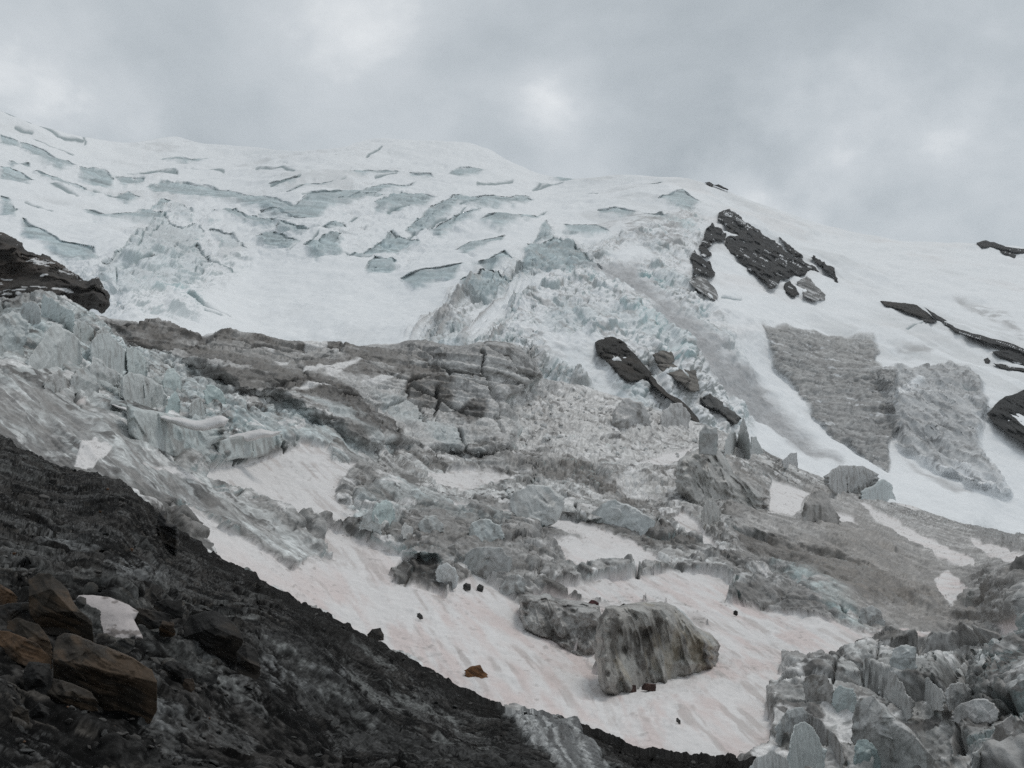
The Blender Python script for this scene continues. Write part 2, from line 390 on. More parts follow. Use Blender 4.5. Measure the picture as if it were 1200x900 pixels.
    d2 = blocky * (v3 * .5 + sstep(0, .14, b3) * .3 + f1 * .5) + .25 * f1 * (1 - blocky) + cliffA * (bandA * .35 + f1 * .5 + sstep(0, .12, b3) * .35) + cliffB * ((vst - .5) * 1.4 + f1 * .35) + lane * .5 * f2
    d2 = d2 * s.fade(P, 3.0)
    P = P + n1 * (d2 * np.clip(sstep(0, .012, s.t), 0, 1))[..., None]
    n = s.normals(P); nz = n[..., 2]; nzs = nz + fbm(x/4, yc/4, z/4, 3, 71) * .10
    # cover: snow stays on what is flat enough, bare ice on what is steep
    a = np.broadcast_to(SNOW_HI, x.shape + (3,)).astype(f32).copy()
    a *= (1 + .02 * fbm(x/30, yc/30, z/30, 3, 72))[..., None]
    a = mix(a, [.78,.74,.72], .35 * sstep(.05, .5, fbm(x/90, yc/60, z/25, 4, 73)) * sstep(560, 900, s.PX))
    a = mix(a, [.66,.67,.67], .55 * sstep(.1, .6, ridged((x * .75 + z * .66)/9, yc/60, (x*.66 - z*.75)/120, 3, 74)) * sstep(.1, .45, fbm(x/100, yc/100, z/60, 3, 75)))
    icev = ICE[None, None] * (1 + .22 * fbm(x/10, yc/10, z/5, 4, 76))[..., None]
    icev = mix(icev, [.40,.56,.57], .8 * sstep(.15, .5, fbm(x/35, yc/35, z/25, 3, 77)))
    dirty = sstep(-.1, .4, fbm((x*.8 + z*.6)/40, yc/40, (x*.6 - z*.8)/10, 4, 78)) * (.25 + .6 * fall)
    icev = mix(icev, [.30,.285,.27], dirty * .75)
    steep = (1 - sstep(.34, .62, nzs)) * np.clip(blocky * 1.3, 0, 1)
    a = mix(a, icev, np.clip(steep * (.45 + .5*fall + .3 * left), 0, .95))
    a = mix(a, icev * 1.05, fall * .35 * sstep(-.1, .3, fbm(x/22, yc/22, z/30, 3, 79)))
    lay = .8 + .3 * fbm(x/60, yc/60, z/1.6, 3, 80)
    a = mix(a, np.array([.44,.515,.53]) * (.95 + .5 * fbm(x/40, yc/40, (z + .1 * x)/2.2, 4, 87) + .12 * fine)[..., None], stepw * (.95 + .3 * fine + .3 * fbm(x/14, yc/14, z/8, 4, 86)).clip(0, .95))
    # dirty flutes running down the fall's left wall
    a = mix(a, [.38,.37,.36], wall * sstep(.35, .8, wf + .15 * fine) * .85)
    a = mix(a, [.385,.385,.39], lane * (.80 + .15 * fine))
    a = mix(a, np.array([.30,.295,.285]) * (1 + .45 * strat + .35 * fbm(x/12, yc/12, z/5, 4, 81))[..., None], cliffA * .93)
    a = mix(a, np.array([.22,.22,.225]) * (1 + .3 * fine)[..., None], cliffA * s.w([(945,452),(1040,445),(1046,500),(1042,552),(1010,530),(965,480)], 6, 5) * .8)
    a = mix(a, np.array([.47,.475,.475]) * (1 + .4 * fbm((x*.9+z*.4)/7, yc/12, z/40, 4, 82))[..., None], cliffB * (.9 - .75 * sstep(.15, .5, fbm(x/25, yc/25, z/45, 3, 83) + (s.PY - 500) / 260)))
    a = mix(a, SNOW_HI * .98, np.clip(s.w([(1028,472),(1075,452),(1082,455),(1065,465),(1100,466),(1095,470),(1065,470),(1035,478)], 2, 2) + s.w([(1003,440),(1040,433),(1048,437),(1020,443)], 1.5, 2)+ s.w([(934,421),(946,419),(949,423),(936,425)], 1, 1) + .8*s.w([(1010,380),(1085,400),(1000,398)],2,2), 0, 1))
    for p in ([(1120,345),(1150,352),(1180,370),(1200,385),(1200,398),(1165,375),(1130,356)], [(1052,404),(1072,402),(1095,404),(1090,411),(1060,411)], [(875,430),(890,440),(905,452),(898,455)], [(700,262),(745,245),(800,262),(800,300),(770,290)], [(1062,532),(1080,545),(1105,560),(1140,575),(1120,575),(1085,560)]):
        a = mix(a, [.40,.395,.39], s.w(p, 5, 6) * sstep(-.25, .3, fbm(x/9, yc/9, z/4, 4, 85)) * .75)
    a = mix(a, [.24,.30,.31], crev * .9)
    a = mix(a, np.array([.36,.358,.35]) * (1 + 1.1 * bandA + .4 * f1 + .35 * f2)[..., None], cliffA * .75)
    a = mix(a, [.14,.135,.13], cliffA * .7 * sstep(.2, .42, bandA + .3 * f2))
    a = mix(a, [.15,.15,.15], cliffB * .7 * sstep(.62, .85, vst + .15 * f1) * sstep(600, 540, s.PY))
    a = mix(a, [.36,.345,.33], fall * .55 * sstep(.1, .45, fbm((X*.8 + Z*.6)/3, Y/5, (X*.6 - Z*.8)/30, 4, 406) + .3 * f1))
    led = fbm(X/16, Y/30, (Z + .12 * X)/1.5, 4, 408)
    a = mix(a, [.74,.75,.76], np.clip(cliffA + .8 * cliffB, 0, 1) * .85 * sstep(.40, .50, led))
    a = mix(a, [.16,.158,.155], cliffA * .8 * sstep(.78, .92, ridged(X/9 + .5 * f1, Y/30, Z/30, 2, 409)))
    a = mix(a, [.30,.30,.30], lane * .5 * sstep(-.2, .4, f1 + f2))
    a = a * (1 + (.05 + .22 * np.clip(fall + stepw + cb, 0, 1)) * f2)[..., None]
    s.P = P; s.alb = a
    reg = np.zeros(x.shape, int)
    reg[cliffA > .5] = 1; reg[(cliffB > .5)] = 2
    M = mat('glacier_snow_and_ice', .75, .25, .35, .05, .2)
    out = s.build(P, a, reg, {0: ('mountain_glacier', M), 1: ('ice_cliff', mat('old_grey_ice', .7, .4, .5, .18, .3)), 2: ('ice_cliff', MATS['old_grey_ice'])}, back=[(30, 1), (90, -10), (250, -80), (600, -400)])
    tag(out[0], 'white snow covered upper glacier rising to a rounded icecap', kind='structure')
    tag(out[1], 'grey layered ice cliff with horizontal bands, flat topped, left of the bulging grey cliff', 'ice cliff')
    tag(out[2], 'bulging grey fluted ice cliff with white ledges beside the black rock at the right edge', 'ice cliff')
build_s3(True); build_s3()
# ================================================================== broken lower glacier
C1 = [(-300,440),(-100,485),(0,512),(40,535),(90,552),(135,562),(170,590),(200,618),(235,640),(290,672),(350,705),(400,735),(450,762),(500,790),(550,815),(600,838),(650,846),(700,862),(740,878),(790,888),(840,893),(880,898),(950,925),(1100,990),(1500,1150)]
_c1 = curve(C1)
S2D = tps([(900,880,55),(1150,880,50),(600,820,66),(800,850,60),(300,690,74),(250,650,72),(700,745,90),(900,740,92),(1150,720,100),(550,690,92),(400,620,105),(300,570,108),(600,640,116),(800,680,108),(1000,640,150),(1190,640,175),
 (50,520,68),(0,455,74),(100,545,64),(0,520,60),(100,430,108),(0,375,120),(60,360,135),(200,480,116),(300,500,130),(400,540,128),(500,590,130),(650,600,140),(700,560,180),(850,600,168),(850,545,225),(950,600,200),(1100,625,260),(200,392,185),(300,402,205),
 (450,408,235),(600,408,245),(450,470,205),(600,500,220),(530,530,195),(700,500,255),(640,445,285),(750,482,300),(830,505,310),(960,562,310),(1190,632,330),(1040,600,290),(-300,400,90),(-300,520,50),(1500,880,50),(1500,720,130),(500,1000,46),(1100,1000,36),(100,700,52),(300,860,58),(800,760,86),(450,440,215),(150,400,165)], .01)
_c1b = lambda x: np.minimum(_c1(x) + 170, 1090)
s2 = Sheet(-300, 1500, 1.1, _c2, _c1b, 700, S2D, ragged=3, rag_scale=26, seed=9)
SNOW2 = [
 [(625,700),(665,705),(705,703),(770,703),(812,708),(838,735),(848,755),(835,775),(805,790),(770,808),(725,808),(690,780),(650,750),(620,715)],
 [(215,590),(262,622),(300,643),(340,668),(362,655),(388,655),(368,622),(385,618),(440,640),(488,655),(456,672),(462,680),(500,690),(522,700),(530,684),(560,668),(575,668),(570,684),(600,700),(625,725),(650,750),(690,778),(700,792),(725,802),(770,800),(795,787),(803,774),(832,768),(842,755),(835,735),(812,712),(770,706),(700,703),(665,703),(645,692),(680,684),(730,675),(790,668),(830,672),(858,685),(850,705),(900,715),(950,722),(1000,735),(1035,745),(1010,760),(990,773),(940,778),(918,776),(914,788),(985,784),(962,795),(935,805),(905,815),(895,840),(905,860),(900,880),(860,892),(800,900),(740,890),(650,870),(560,830),(460,775),(360,720),(250,665)],
 [(240,548),(290,540),(335,530),(352,522),(385,526),(392,540),(420,543),(398,560),(393,585),(418,600),(410,614),(380,612),(330,598),(285,578),(240,562)],
 [(485,550),(530,553),(572,552),(600,558),(576,566),(545,574),(510,565)],
 [(478,583),(540,590),(620,598),(680,612),(738,630),(775,655),(745,668),(690,668),(662,663),(655,640),(640,633),(683,630),(640,618),(560,600)],
 [(1003,590),(1040,603),(1100,638),(1140,652),(1140,664),(1100,652),(1055,630)],
 [(1095,677),(1112,668),(1135,690),(1112,706),(1100,695)], [(1130,627),(1165,638),(1200,652),(1200,666),(1165,655)], [(1170,735),(1200,728),(1200,760),(1180,752)],
 [(905,562),(925,570),(952,576),(930,606),(900,600)], [(786,612),(800,600),(835,632),(840,642),(805,632)],
 [(88,540),(98,508),(112,508),(130,522),(126,530),(112,546),(95,548)], [(1020,738),(1060,733),(1095,737),(1100,743),(1040,746)],
 [(740,545),(790,530),(815,522),(800,540),(775,550)], [(200,598),(225,592),(262,615),(255,618)], [(1155,555),(1200,545),(1200,625),(1120,610),(1050,590),(1100,580)],
 [(170,540),(215,556),(252,577),(280,580),(275,585),(215,562)], [(100,462),(90,470),(100,474)], [(955,590),(1000,610),(1010,622),(985,615)],
]
DARK2 = [ # outline, cover, strength, softness
 ([(100,372),(200,388),(300,401),(400,407),(415,414),(320,412),(240,408),(160,396)], DARK * 1.6, .85, 4),
 ([(330,452),(360,445),(420,470),(445,487),(470,503),(462,524),(430,512),(380,482),(330,465)], DARK * 1.3, .9, 5),
 ([(190,402),(250,404),(330,412),(390,425),(400,440),(330,450),(260,430)], np.array([.15,.14,.128]), .45, 7),
 ([(350,425),(400,428),(480,432),(520,438),(460,448),(400,445),(352,438)], DARK * 1.4, .8, 5),
 ([(480,440),(510,432),(530,450),(525,475),(495,480),(470,465)], DARK * 2, .8, 5),
 ([(420,400),(480,400),(550,405),(590,412),(540,420),(460,418)], GREY * .75, .6, 6),
 ([(530,480),(565,472),(570,490),(550,500),(530,492)], DARK, .8, 3),
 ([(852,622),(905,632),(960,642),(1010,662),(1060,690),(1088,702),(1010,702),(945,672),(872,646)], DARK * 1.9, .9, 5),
 ([(562,542),(640,545),(700,556),(742,582),(748,600),(700,572),(620,557)], np.array([.10,.09,.08]), .75, 6),
 ([(675,608),(760,627),(832,640),(820,646),(750,637),(690,617)], DARK * 1.5, .85, 2),
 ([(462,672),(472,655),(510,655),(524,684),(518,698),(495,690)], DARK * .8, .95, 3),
 ([(545,598),(560,600),(585,612),(575,614)], DARK * .8, .9, 2),
 ([(470,600),(540,598),(610,630),(650,670),(640,690),(600,690),(560,660),(480,650),(450,630)], np.array([.17,.16,.15]), .6, 12),
 ([(900,640),(1000,600),(1060,640),(1120,680),(1180,740),(1100,740),(1000,705)], np.array([.20,.18,.16]), .55, 18),
 ([(795,545),(830,540),(900,560),(905,580),(850,590),(810,580)], np.array([.17,.155,.14]), .6, 8),
 ([(600,700),(612,695),(660,700),(650,712),(612,712)], DARK * 1.5, .7, 4),
 ([(840,700),(870,690),(900,690),(940,700),(985,722),(960,726),(905,712),(860,708)], np.array([.13,.125,.12]), .65, 6),
 ([(985,750),(1010,742),(1030,755),(1000,772)], DARK * 1.5, .8, 3),
 ([(1135,620),(1175,608),(1200,618),(1200,650),(1165,640)], np.array([.20,.195,.19]), .7, 5),
 ([(280,640),(320,655),(380,680),(345,680),(300,660)], np.array([.2,.195,.19]), .5, 4),
 ([(610,640),(640,620),(680,640),(655,660)], np.array([.2,.195,.19]), .6, 6),
]
PALE2 = [
 ([(0,365),(60,355),(110,375),(180,420),(270,470),(330,520),(260,540),(160,520),(110,470),(60,440),(0,430)], ICE * 1.0, .75, 14),
 ([(0,432),(60,440),(110,475),(160,520),(240,560),(300,600),(370,640),(390,672),(330,655),(255,610),(215,590),(180,575),(100,540),(40,515),(0,500)], np.array([.47,.49,.485]), .85, 10),
 ([(905,665),(935,660),(985,690),(1015,735),(990,728),(950,700)], ICEB * 1.35, .7, 6), ([(255,500),(330,480),(400,505),(440,540),(400,545),(340,520),(280,530)], ICE * .95, .7, 8),
 ([(590,565),(640,570),(700,580),(765,600),(768,622),(700,610),(600,590)], np.array([.50,.51,.50]), .85, 4),
 ([(405,600),(430,570),(470,560),(520,575),(560,600),(540,612),(480,600),(460,625),(420,632)], ICE * 1.02, .6, 6),
 ([(880,900),(910,840),(960,800),(1060,780),(1150,800),(1200,850),(1200,900)], np.array([.40,.41,.40]), .45, 20),
 ([(640,450),(720,465),(800,495),(780,540),(700,540),(620,520)], np.array([.48,.47,.455]), .7, 14), ([(480,490),(560,500),(600,520),(560,530),(500,520)], ICE * .9, .55, 6),
 ([(520,610),(545,600),(600,610),(590,628),(540,625)], ICE, .7, 4),
]
CREV2 = [[(563,410),(566,440),(572,470)],[(500,430),(540,440),(570,445)],[(480,455),(520,475),(545,490)],[(505,495),(512,475),(510,460)],[(535,510),(545,525),(548,535)],[(490,480),(495,500)],[(462,500),(468,515)],[(88,455),(92,470),(96,478)],[(1020,800),(1030,815),(1028,800)],[(1095,785),(1105,805),(1110,825)],[(1028,780),(1024,810)],[(985,800),(978,830)],[(1073,778),(1078,790)],[(745,665),(747,675)],[(680,665),(690,672)],[(675,592),(678,605)],[(640,665),(648,670)],[(770,610),(770,622)],[(1170,880),(1180,860),(1200,850)],[(985,712),(990,722)]]
def build_s2(first=False):
    s = s2; x, y, z = [s.B[..., i] for i in range(3)]
    yc = y * .6
    al = x * .82 - z * .57; pe = x * .57 + z * .82             # along / across the flow
    n_lo = fbm(x/14, yc/14, z/8, 4, 111)
    streak = fbm(al/14, yc/10, pe/1.1, 4, 114)
    wq = .35 * fbm(x/4, yc/4, z/4, 3, 120)
    v1, b1, r1 = worley(al/8.0 + wq, yc/6, pe/3.6 + wq, 121, 1.0); v2, b2, r2 = worley(al/2.6 + wq, yc/2.2, pe/1.25 + wq, 131, 1.1)
    rg = sstep(-.25, .25, fbm(al/16, yc/12, pe/7, 3, 122))
    sn = np.zeros(x.shape, f32)
    for p in SNOW2: sn = np.maximum(sn, sstep(-.9, 1.1, s.sd(p, 3.5) + 1.5 * vnoise(s.PX/9, s.PY/3.5, s.PX*0, 6) + .5 * vnoise(s.PX/3, s.PY/2, s.PX*0, 8)))
    snd = np.full(x.shape, -1e3, f32)
    for p in SNOW2[1:5]: snd = np.maximum(snd, s.sd(p, 3.5))
    fl = s.w([(-300,330),(0,432),(60,440),(110,475),(160,520),(240,560),(300,600),(370,640),(390,672),(330,655),(255,610),(215,590),(180,590),(100,560),(40,545),(0,540),(-300,460)], 10, 5)
    cl = s.w([(120,372),(200,384),(300,392),(400,394),(470,388),(540,388),(600,386),(632,425),(618,446),(588,472),(605,500),(598,525),(560,538),(520,528),(470,520),(440,530),(380,505),(300,470),(230,440),(160,400)], 6, 5)
    deb = s.w([(610,440),(700,450),(800,485),(890,530),(850,560),(800,580),(790,620),(740,595),(690,570),(640,550),(575,545),(560,525),(600,505),(590,470)], 8, 8)
    rs = s.w([(850,590),(960,570),(1050,600),(1200,640),(1200,770),(1040,745),(950,700),(870,655)], 14, 8)
    lr = s.w([(860,930),(895,840),(930,805),(985,785),(1040,745),(1100,755),(1500,770),(1500,1000),(860,1000)], 8, 8)
    oth = np.clip((1 - deb) * (1 - lr) * (1 - fl) * (1 - cl) * (1 - rs * .75), 0, 1)
    ice = 1 - sn
    sw = np.zeros(x.shape, f32)
    for p in SNOW2: sw = np.maximum(sw, sstep(-20, 3, s.sd(p, 3.5, 40)))
    ib = 1 - sw
    dome1 = (r1 - .5) * 1.0 + v1 * 1.1 + sstep(0, .11, b1) * 1.25; dome2 = (r2 - .5) * .45 + v2 * .75 + sstep(0, .12, b2) * .5
    d = n_lo * 1.5 * (.35 + .65 * ice) * (1 - .8 * fl)
    d = d + ice * (dome1 * (.30 * deb + 1.15 * lr + .5 * oth) + dome2 * (.55 * deb + (.4 * lr + .55 * oth) * (.25 + .75 * rg)))
    d = d + ib * (n_lo * 2 * deb + (oth + lr * .6) * (1 - rg) * streak * .8)
    qx = s.PX * .78 + s.PY * .62; qp = -s.PX * .62 + s.PY * .78 + 6 * fbm(s.PX/90, s.PY/60, x*0, 2, 117)      # ridges run straight down the slope
    flv = ridged(qp/24, qx/170, x*0, 4, 116, .55)
    d = d + fl * (flv - .5) * .75 + ib * rs * streak * 1.0
    strat = fbm(x/50, yc/120, (z + .06 * x)/.9, 4, 118); vert = ridged(x/6, yc/10, z/26, 3, 119)
    crack, cb, cr_ = worley(x/17, yc/30, (z + .1 * x)/9, 141, .45)
    d = d + cl * (strat * .7 + (vert - .5) * 1.0 + crack * 1.2 + sstep(0, .06, cb) * 1.1)
    crev = np.zeros(x.shape, f32)
    for l in CREV2: crev = np.maximum(crev, s.line(l, 1.5, 1.2, 3))
    d = d - crev * np.clip(s.D / 60, .8, 3.5)
    d = d + sn * .12 * fbm(al/4.5, yc/2, pe/.9, 3, 151)
    view = (1 - sw) * np.clip(s.D / 130, .3, 2.0) * .7 + cl * 8 * sstep(0, .02, s.t + .004)
    hole = s.w([(462,672),(472,655),(512,655),(526,684),(518,700),(495,690)], 4, 3); over = s.w(DARK2[7][0], 5, 4)
    view = view - hole * 2.2 - over * 3.0 + s.w([(840,590),(900,600),(1000,610),(1060,650),(1090,690),(1000,655),(940,640),(855,622)], 6, 5) * 2.5
    view = view + s.w([(590,565),(640,570),(700,580),(765,600),(770,622),(700,612),(600,595)], 3, 3) * 3 + s.w([(405,600),(430,570),(470,560),(520,575),(600,605),(650,650),(640,690),(590,690),(555,665),(500,655),(440,640)], 5, 4) * 1.6
    ray = s.B / np.linalg.norm(s.B, axis=-1, keepdims=True)
    ramp = np.clip(sstep(0, .015, s.t) * .8 + .2, 0, 1)
    P = s.B - ray * view[..., None] + s.N * (d * ramp)[..., None]
    if first:
        s.regrid(P); return
    # second pass of relief, finer and on the broken surface itself
    n1 = s.normals(P)
    X, Y, Z = [P[..., i].astype(f32) for i in range(3)]
    AL = X * .82 - Z * .57; PE = X * .57 + Z * .82
    far = np.clip(110 / s.D, .25, 1)
    m1 = fbm(X/2.6, Y/2.6, Z/2.0, 4, 112); m2 = fbm(X/.7, Y/.7, Z/.55, 4, 113)
    v3, b3, r3 = worley(AL/1.2 + .3 * m1, Y/1.0, PE/.7 + .3 * m1, 171, 1.2)
    st2 = fbm(AL/3.5, Y/2.0, PE/.34, 4, 115)
    rough = (.3 * ice + .7 * (1 - sw)) * (.45 + .55 * np.clip(rg + deb, 0, 1)) * (1 - .75 * fl) * (1 - .65 * cl)
    d2 = rough * (.30 * m1 + .10 * m2 * (.4 + far) + (v3 * .26 + sstep(0, .16, b3) * .17) * (.55 + .35 * (1 - far)) * (1 - .6 * rs)) + fl * (  .09 * ridged(qx/34 + .3 * m1, qp/5.0, x*0, 3, 182) + .07 * m2) + ice * np.clip(rs + (1 - rg) * (oth + lr), 0, 1) * st2 * .20 + ice * cl * (.28 * m1 + .16 * m2 + v3 * .15 + .7 * fbm(X/40, Y/60, (Z + .08 * X)/.9, 3, 196)) + sn * (.09 * m2 + .07 * st2 + .07 * fbm(X/.45, Y/.9, Z/.35, 3, 193))
    d2 = d2 * s.fade(P, .55)
    P = P + n1 * (d2 * ramp)[..., None]
    n = s.normals(P); nz = n[..., 2]
    # ---- cover
    base = np.array([.37,.365,.355])
    big = fbm(X/9, Y/9, Z/6, 4, 161); drt = fbm(AL/9, Y/7, PE/2.4, 5, 162); spk = fbm(X/.45, Y/.45, Z/.4, 3, 172)
    a = np.broadcast_to(base, x.shape + (3,)).astype(f32) * (1 + .45 * m1 + .45 * m2)[..., None]
    a = mix(a, [.64,.645,.635], .95 * sstep(0, .25, big + .45 * m2 + .25 * m1))
    a = mix(a, [.085,.08,.073], .92 * sstep(.05, .25, drt + .4 * m2))
    for p, c, k, sf in PALE2: a = mix(a, np.asarray(c) * 1.15 * (1 + .30 * m1 + .25 * m2)[..., None], np.clip(k * s.w(p, sf, 6) * (.75 + .5 * n_lo + .5 * m1), 0, 1))
    a = mix(a, np.array([.62,.61,.595]) * (1 + .25 * m2)[..., None], deb * .72)
    a = mix(a, [.12,.11,.10], deb * .85 * sstep(.05, .42, fbm(X/7, Y/9, Z/4, 4, 163) + .4 * m2 + np.clip((s.PY - 545)/160, -.3, .4)))
    a = mix(a, np.array([.47,.465,.455]) * (1 + .5 * fbm(X/50, Y/120, (Z + .06 * X)/.8, 4, 118) + .25 * m1 + .2 * m2)[..., None], cl * .88)
    a = mix(a, [.075,.068,.06], cl * .9 * sstep(.04, .28, fbm(X/24, Y/24, (Z + .08 * X)/2.6, 4, 164) + .15 * m2))
    a = mix(a, [.11,.105,.10], cl * .75 * sstep(.62, .85, ridged(X/1.5, Y/5, Z/14, 3, 165)) * sstep(-.05, .25, n_lo))
    a = mix(a, [.10,.093,.085], cl * .8 * sstep(.06, .2, fbm(X/30, Y/60, (Z + .10 * X)/.7, 4, 191) + .1 * m2) * sstep(-.2, .2, fbm(X/20, Y/30, Z/6, 3, 192)))
    a = mix(a, np.array([.46,.455,.445]) * (1 + .3 * m1 + .25 * m2)[..., None], cl * .6 * sstep(440, 520, s.PX) * sstep(-.2, .2, m1 + .1))
    a = mix(a, [.46,.50,.50], cl * .7 * sstep(.05, .4, fbm(X/15, Y/15, Z/8, 3, 173) + (s.PY - 480)/150))
    dust = fbm(X/3.0, Y/4.0, Z/1.3, 5, 197) + .25 * m2
    a = mix(a, np.array([.70,.69,.68]) * (1 + .08 * m2)[..., None], ice * (1 - cl) * (1 - .6 * fl) * .9 * sstep(.20, .30, dust) * sstep(.1, .45, nz))
    a = mix(a, [.055,.051,.047], ice * (1 - .7 * deb) * (1 - cl) * .9 * sstep(.26, .40, fbm(AL/5, Y/4, PE/1.5, 5, 198) + .3 * m2))
    a = mix(a, [.09,.085,.08], deb * .8 * sstep(.22, .40, fbm(X/2.2, Y/3, Z/1.2, 5, 199) + .2 * m2))
    lq = np.zeros(x.shape, f32)
    for p in ([(350,405),(380,405),(384,413),(360,416)], [(350,438),(400,432),(426,429),(400,437),(362,442)], [(418,454),(440,446),(466,441),(442,452),(421,458)], [(318,434),(336,433),(334,437)], [(338,466),(370,463),(383,465),(360,468)], [(303,403),(340,401),(336,404)], [(375,440),(398,440),(396,445),(384,447)], [(300,413),(322,415),(318,419)], [(225,391),(250,394),(248,397)], [(430,404),(470,403),(455,406)]):
        lq = np.maximum(lq, s.w(p, 1.0, 2.5))
    fine = fbm(AL/5, Y/5, PE/.45, 4, 166)
    a = mix(a, np.array([.34,.325,.31]) * (1 + .85 * fine + .2 * m2)[..., None], rs * .68)
    a = mix(a, [.20,.195,.19], fl * .85 * sstep(-.05, .3, .6 * fbm(qx/40 + .4 * m1, qp/1.6, x*0, 4, 181) + .5 * m2 + sstep(250, 420, s.PX) * .15 + .7*(.42 - flv)))
    a = mix(a, [.07,.068,.066], np.clip(fl * sstep(45, 2, np.abs(_c1(s.PX) - s.PY)) * sstep(-.2, .15, st2 + .3 * m2), 0, 1))
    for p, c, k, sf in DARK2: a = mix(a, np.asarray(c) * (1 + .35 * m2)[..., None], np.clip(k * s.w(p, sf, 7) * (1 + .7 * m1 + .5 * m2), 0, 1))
    a = mix(a, [.20,.19,.18], ice * (1 - deb) * (1 - cl) * .6 * sstep(.05, .4, st2 + .4 * streak))
    a = a * (1 + .42 * spk * ice + .3 * ice * (r3 - .5))[..., None]
    steep = (1 - sstep(.05, .35, nz)) * (1 - cl)
    a = mix(a, [.36,.47,.475], steep * .45 * sstep(.12, .4, fbm(X/10, Y/10, Z/8, 3, 167)) * (1 - .6 * rs))
    a = mix(a, [.34,.47,.465], s.w([(437,600),(450,592),(458,605),(448,620),(438,612)], 3, 3) * .6)
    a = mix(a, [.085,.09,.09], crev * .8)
    snh = fbm(AL/10, Y/8, PE/1.4, 5, 168)
    sc_ = np.broadcast_to(np.array([.735,.715,.705]), a.shape).astype(f32) * (1 + .05 * n_lo + .05 * m2 + .05 * st2)[..., None]
    sc_ = mix(sc_, [.665,.565,.54], .75 * sstep(-.15, .3, .55 * snh + .5 * fbm(AL/6, Y/6, PE/.4, 4, 194)) * sstep(590, 720, s.PY))
    sc_ = mix(sc_, [.50,.455,.435], .7 * sstep(.08, .34, fbm(AL/10, Y/8, PE/.28, 5, 169)) * sstep(-.3, .3, fbm(X/5, Y/5, Z/2, 3, 195)))
    sc_ = mix(sc_, [.42,.39,.375], .7 * sstep(.3, .5, fbm(X/.5, Y/.6, Z/.25, 4, 183)) * sstep(-.1, .4, snh))
    sc_ = mix(sc_, [.36,.34,.325], .6 * sstep(8, 0, snd) * sstep(.0, .4, m1 + m2) * (snd > -10))
    sc_ = mix(sc_, [.20,.185,.175], .8 * sstep(.50, .62, spk + .25 * m1) * sstep(14, 2, snd))
    a = mix(a, sc_, sn)
    a = mix(a, [.68,.67,.66], lq)
    s.P = P; s.alb = a
    reg = np.zeros(x.shape, int); reg[cl > .5] = 1; reg[sn > .5] = 2
    M = mat('dirty_glacier_ice', .55, .5, 2.2, .35, .35)
    out = s.build(P, a, reg, {0: ('glacier', M), 1: ('ice_cliff', M), 2: ('snow_field', mat('old_snow', .8, .25, 2.2, .06, .2))}, back=[(8, .3), (20, -2), (45, -14), (70, -60)])
    tag(out[0], 'broken dirty grey glacier with pale and dark streaks', kind='structure')
    tag(out[1], 'long brown streaked ice cliff with dark dirt bands below the smooth white basin', 'ice cliff')
    tag(out[2], 'pinkish white old snow lying between the broken ice', kind='structure')
build_s2(True); build_s2()
